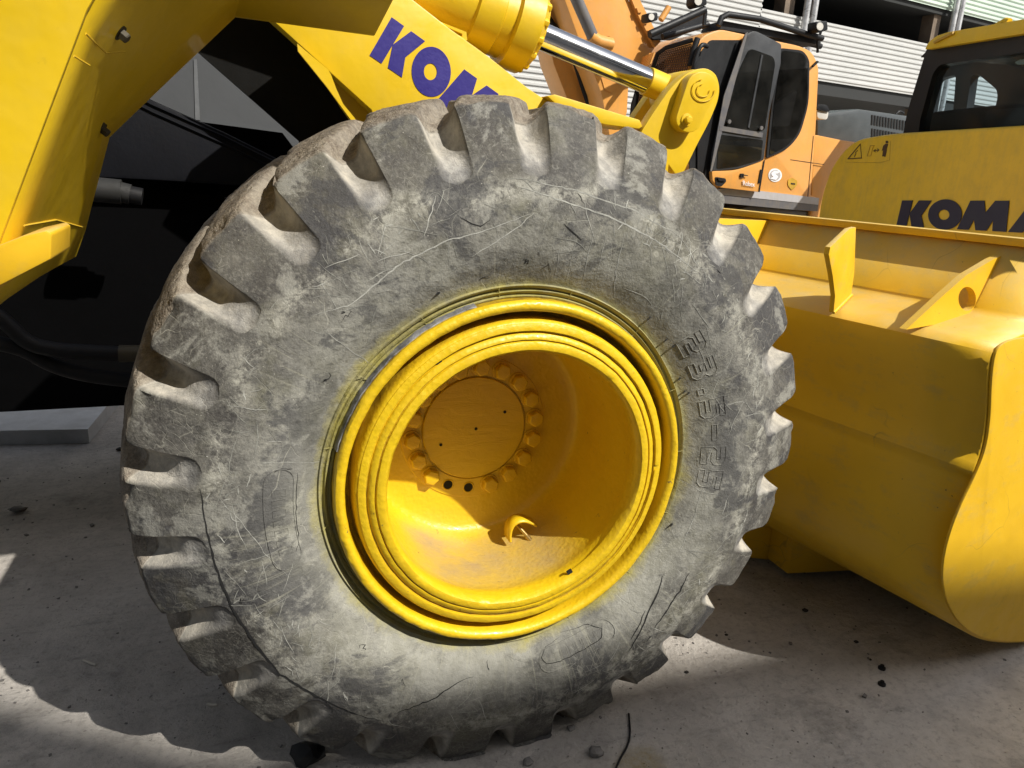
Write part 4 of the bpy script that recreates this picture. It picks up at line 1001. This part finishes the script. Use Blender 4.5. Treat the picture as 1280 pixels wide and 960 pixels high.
# boom
boom = opart('boom', [(664, -30), (770, -30), (786, 0), (800, 24), (819, 59), (806, 80), (798, 84), (786, 106), (784, 140), (768, 200), (752, 118), (741, 88), (724, 50), (706, 0), (700, -10)], .4, .5, orange, bevel=.012)
opart('boom_underside', [(664, -30), (700, -30), (706, 0), (722, 30), (733, 52), (724, 76), (732, 118), (742, 150), (716, 150), (709, 124), (692, 80), (684, 40)], .75, .3, orange, bevel=.012)
opart('boom_edge', [(790, -20), (800, 0), (826, 52), (819, 59), (797, 18), (782, -20)], .36, .05, orange, boom)
for q in ((798, 12), (805, 26), (812, 40)): opart('edge_tab', [(q[0]-2, q[1]-2), (q[0]+3, q[1]-3), (q[0]+5, q[1]+3), (q[0], q[1]+4)], .34, .05, orange, boom)
opart('boom_gusset', [(752, 98), (772, 104), (765, 116), (756, 112)], .39, .02, orange, boom)
bc = part('boom_cylinder', tube([OP(708, -30, .25), OP(741, 46, .25)], .055, 16), grey_trim, oex, 40)
part('cylinder_eye', tube([OP(738, 45, .25), OP(748, 52, .25), OP(764, 56, .25)], .06, 12), orange, bc, 40)
part('pivot_collar', tube([OP(762, 46, .3), OP(760, 64, .3)], .03, 10), orange, bc, 40)
part('boom_hose', tube([OP(716, 70, .7), OP(727, 105, .7), OP(738, 138, .7)], .025, 8), rubber_hose, boom, 60)
part('boom_hose', tube([OP(753, 110, .7), OP(740, 133, .7), OP(734, 142, .7)], .02, 8), rubber_hose, boom, 60)
part('boom_hose', tube([OP(675, -10, .7), OP(684, 20, .7), OP(700, 45, .7)], .03, 8), rubber_hose, boom, 60)
part('foot_tread', prism(oq([(700, 200), (1100, 215), (1100, 330), (700, 330)], .6), OP.n*2.0), grey_trim, oex, 30)
# lower track hidden behind the bucket
tr = OP.P*[1, 1, 0]+OP.n*1.0
part('track', join(box(tr+[0, 0, .40], (3.6, .5, .7), ax=(OP.u, OP.n, (0, 0, 1))), box(tr+OP.n*1.8+[0, 0, .4], (3.6, .5, .7), ax=(OP.u, OP.n, (0, 0, 1)))), rubber_hose, oex, 30, .15)

# ------------------------------------------------------------------ yellow excavator on the right
q0 = px(1280, 225, CAM[0]+4.9)
YP = Plane(q0, R(90-10.7))
yex = empty('yellow_excavator', tuple(q0*[1, 1, 0]), 'yellow excavator with black window frame, navy lettering and warning stickers at right', 'excavator')
def yq(L, off=0.): return [YP(x, y, off) for x, y in L]
def ypart(name, L, off, thick, mat, parent=None, bevel=0, holes=(), label=None, seg=2):
    return part(name, prism(yq(L, off), YP.n*thick, [yq(h, off) for h in holes]), mat, parent or yex, 30, bevel, seg, label=label)
body = ypart('counterweight', rounded([(1010, 420), (1019, 300), (1026, 245), (1040, 205), (1066, 175), (1110, 167), (1440, 146), (1440, 470)], [0, 30, 30, 30, 16, 20, 0, 0], 6), 0, 2.0, yellow_old, bevel=.035, seg=4)
k0 = YP(1121.5, 282.5, -.004); ku = (YP(1158.5, 284.5, -.004)-k0)/1.135; kv = YP(1128, 250.5, -.004)-k0-ku*.14
letters('', lambda u, v: k0+ku*u*(1-.020*u)+kv*v, navy, body, .003)
def line_poly(L, wd, off, mat, parent, name='pictogram', closed=False):
    P = yq(L, off); P = P+[P[0]] if closed else P
    return part(name, tube(P, wd, 5, not closed), mat, parent, 60)
line_poly([(1060, 198.5), (1075.5, 180), (1077, 197.5)], .0055, -.002, brown_ink, body, closed=True)
line_poly([(1068, 196), (1070, 192), (1069, 191), (1072, 188)], .004, -.002, brown_ink, body)
line_poly([(1084, 195), (1088, 182), (1093, 182), (1091, 185), (1088.5, 195)], .003, -.002, beige_ink, body, closed=True)
line_poly([(1092, 188.5), (1099, 187.5)], .004, -.002, brown_ink, body); line_poly([(1094.5, 186.5), (1092, 188.5), (1094.5, 190)], .003, -.002, brown_ink, body); line_poly([(1096.5, 186), (1099, 187.5), (1096.5, 189.5)], .003, -.002, brown_ink, body)
part('pictogram', prism(yq(circ2(1108.5, 177.5, 1.7, 12), -.003), YP.n*.003), brown_ink, body)
ypart('pictogram', [(1104, 182), (1107, 179.5), (1110, 180), (1108, 187), (1104.5, 195.5), (1102.5, 195.5), (1104, 187), (1102, 189)], -.003, .003, brown_ink, body)
ypart('pictogram', [(1107, 187), (1108.5, 187), (1106.5, 196), (1105, 196)], -.0032, .003, brown_ink, body)
line_poly([(1058, 203), (1100, 203.5), (1112, 200), (1113, 176)], .0016, -.001, beige_ink, body, 'sticker_edge')
# cab
cpoly = rounded([(1128, 172), (1134, 140), (1158, 62), (1164, 54), (1440, 8), (1440, 172)], [0, 0, 3, 4, 0, 0])
chole = rounded([(1148, 168), (1150, 150), (1166, 92), (1174, 81), (1400, 48), (1400, 160)], [2, 6, 8, 10, 0, 0])
ycab = ypart('cab_frame', cpoly, .12, .10, plastic, holes=[chole])
ypart('cab_pane', chole, .16, .006, clear_glass, ycab)
ypart('inner_frame', rounded([(1136, 170), (1160, 70), (1440, 20), (1440, 172)], 2), 1.45, .08, plastic, ycab, holes=[rounded([(1160, 160), (1170, 100), (1195, 93), (1190, 158)], 5), rounded([(1206, 150), (1214, 95), (1222, 92), (1246, 112), (1247, 122), (1240, 150)], 4)])
ypart('cab_ceiling', rounded([(1150, 72), (1164, 58), (1440, 12), (1440, 40)], 2), .22, 1.25, plastic, ycab)
ypart('operator_seat', rounded([(1152, 166), (1165, 140), (1230, 133), (1300, 128), (1400, 124), (1400, 170)], 5), .35, .7, rubber_hose, ycab, bevel=.03)
ypart('seat_crest', rounded([(1228, 160), (1234, 138), (1300, 133), (1300, 160)], 3), .33, .1, plastic, ycab, bevel=.02)
ypart('cab_lamp', rounded([(1268, 78), (1276, 74), (1290, 74), (1290, 79), (1272, 81)], 2), .4, .1, white, ycab)
roof = ypart('cab_roof', rounded([(1156, 62), (1160, 53), (1170, 45), (1185, 40), (1250, 29), (1440, -4), (1440, 16)], [2, 4, 4, 6, 0, 0, 0]), .07, 1.5, yellow, bevel=.03, seg=3)
part('roof_strap', join(tube(yq([(1168, 53), (1180, 47), (1192, 41)], .06), .012, 6)), beige_ink, roof, 60)
part('lifting_eye', tube(yq([(1240, 36), (1250, 30), (1257, 26), (1262, 27)], .10), .022, 8), yellow, roof, 60)
part('track', join(box((q0*[1, 1, 0])+YP.n*.5+[0, 0, .38], (3.4, .55, .72), ax=(YP.u, YP.n, (0, 0, 1))), box((q0*[1, 1, 0])+YP.n*2.2+[0, 0, .38], (3.4, .55, .72), ax=(YP.u, YP.n, (0, 0, 1)))), rubber_hose, yex, 30, .15)

# ------------------------------------------------------------------ small things on the ground
def rock(name, loc, s, mat, label, cat, group=None, seed=0, flat_=.7):
    bm = bmesh.new(); bmesh.ops.create_icosphere(bm, subdivisions=2, radius=1)
    for v in bm.verts:
        k = 1+.45*noise.noise(v.co*1.3+Vector((seed*7.1, seed, 3)))+.2*noise.noise(v.co*3+Vector((seed, 5, 1))); v.co = Vector((v.co.x*k*s, v.co.y*k*s*.8, v.co.z*k*s*flat_))
    me = bpy.data.meshes.new(name); bm.to_mesh(me); bm.free(); o = put(name, me, mat, None, 25); o.location = (loc[0], loc[1], s*flat_*.7)
    return tag(o, label, cat, group)
rock('stone', pz(887, 838)*0+pz(745, 944), .020, stone_mat, 'dark stone at the bottom edge in front of the tyre', 'stone', seed=1)
rock('stone', pz(714, 912), .012, stone_mat, 'small grey stone in the gap beside the tyre tread', 'stone', seed=2)
rock('stone', pz(22, 634+5), .03, stone_mat, 'pale stones lying at the left edge by the sunlit patch', 'stone', seed=3, flat_=.4)
rock('stone', pz(660, 955), .014, stone_mat, 'tiny stone left of the dark stone at the bottom edge', 'stone', seed=9)
rock('rubber_lump', pz(385, 950), .040, flat('black_lump', (.01, .01, .01), .8), 'black rubber lump under the tyre at the bottom left', 'debris', seed=4)
def stick(a, b, r, mat, label, name='stick'):
    o = obj(name, tube([pz(*a, .006), pz((a[0]+b[0])/2, (a[1]+b[1])/2+.5, .007), pz(*b, .006)], r, 6), mat, None, 50); return tag(o, label, 'stick')
stick((104, 825), (120, 831), .0035, flat('pale_twig', (.5, .47, .4), .8), 'pale twig lying in the shade left of the tyre')
stick((259, 880), (271, 881), .0035, flat('pale_butt', (.5, .47, .4), .8), 'pale cigarette end lying under the tyre at left')
cable = obj('cable', tube(chaikin([pz(786, 892, .005), pz(788, 912, .005), pz(786, 930, .005), pz(775, 948, .005), pz(768, 965, .005), pz(760, 990, .005)], 3, False), .0028, 6), rubber_hose, None, 60)
tag(cable, 'thin black cable lying on the concrete beside the yellow paint patch', 'cable')
for i, (q, lb) in enumerate((((1102, 836), 'upper of two small anchor studs in the concrete'), ((1102, 856), 'lower of two small anchor studs in the concrete'))):
    e = obj('anchor_stud', join(lathe_axis(pz(*q, 0), (0, 0, 1), [(0, .0115), (.006, .0115), (.008, .007), (.014, .006)], 10)), rubber_hose, None, 30); tag(e, lb, 'bolt')
for i, (x, y, s, lb) in enumerate(((1006, 764, .011, 'dark clod in the shade between tyre and bucket'), (908, 794, .006, 'dark crumb on the sunlit strip by the tyre'), (1070, 803, .008, 'dark crumb below the bucket shadow'), (858, 841, .007, 'dark crumb just under the sunlit strip'), (150, 563, .018, 'dark clod beside the left side of the tyre'), (1088, 825, .005, 'tiny crumb above the two anchor studs'))):
    rock('dirt_clod', pz(x, y), s, flat('clod%d' % i, (.03, .025, .02), .9), lb, 'dirt', seed=20+i, flat_=.5)
# gravel and crumbs nobody could count
gv = []; rg = random.Random(3)
for k in range(900):
    x, y = rg.uniform(-1.8, 2.4), rg.uniform(-.15, 2.3)
    if math.hypot(x, y*.4) < .25: continue
    s_ = rg.uniform(.0012, .0042)*(2 if rg.random() < .05 else 1); b = box((x, y, s_*.3), (s_*2, s_*rg.uniform(1, 2), s_), rg.uniform(0, 3)); gv.append(([p+np.array([rg.uniform(-1, 1), rg.uniform(-1, 1), rg.uniform(-.5, .5)])*s_*.4 for p in b[0]], b[1]))
gr = obj('gravel', join(*gv), stone_mat, None, 30); gr['kind'] = 'stuff'; gr['label'] = 'fine grit scattered over the concrete'; gr['category'] = 'gravel'
# concrete sill far left
sl_ = [pz(-260, 562), pz(112, 554), pz(150, 520)+[.0, .5, 0], pz(-260, 520)+[0, .5, 0]]
sill = obj('concrete_sill', prism([p+[0, 0, .001] for p in sl_], (0, 0, .075)), conc_mat, None, 30); tag(sill, 'low grey concrete sill behind the loader at the left', 'sill')
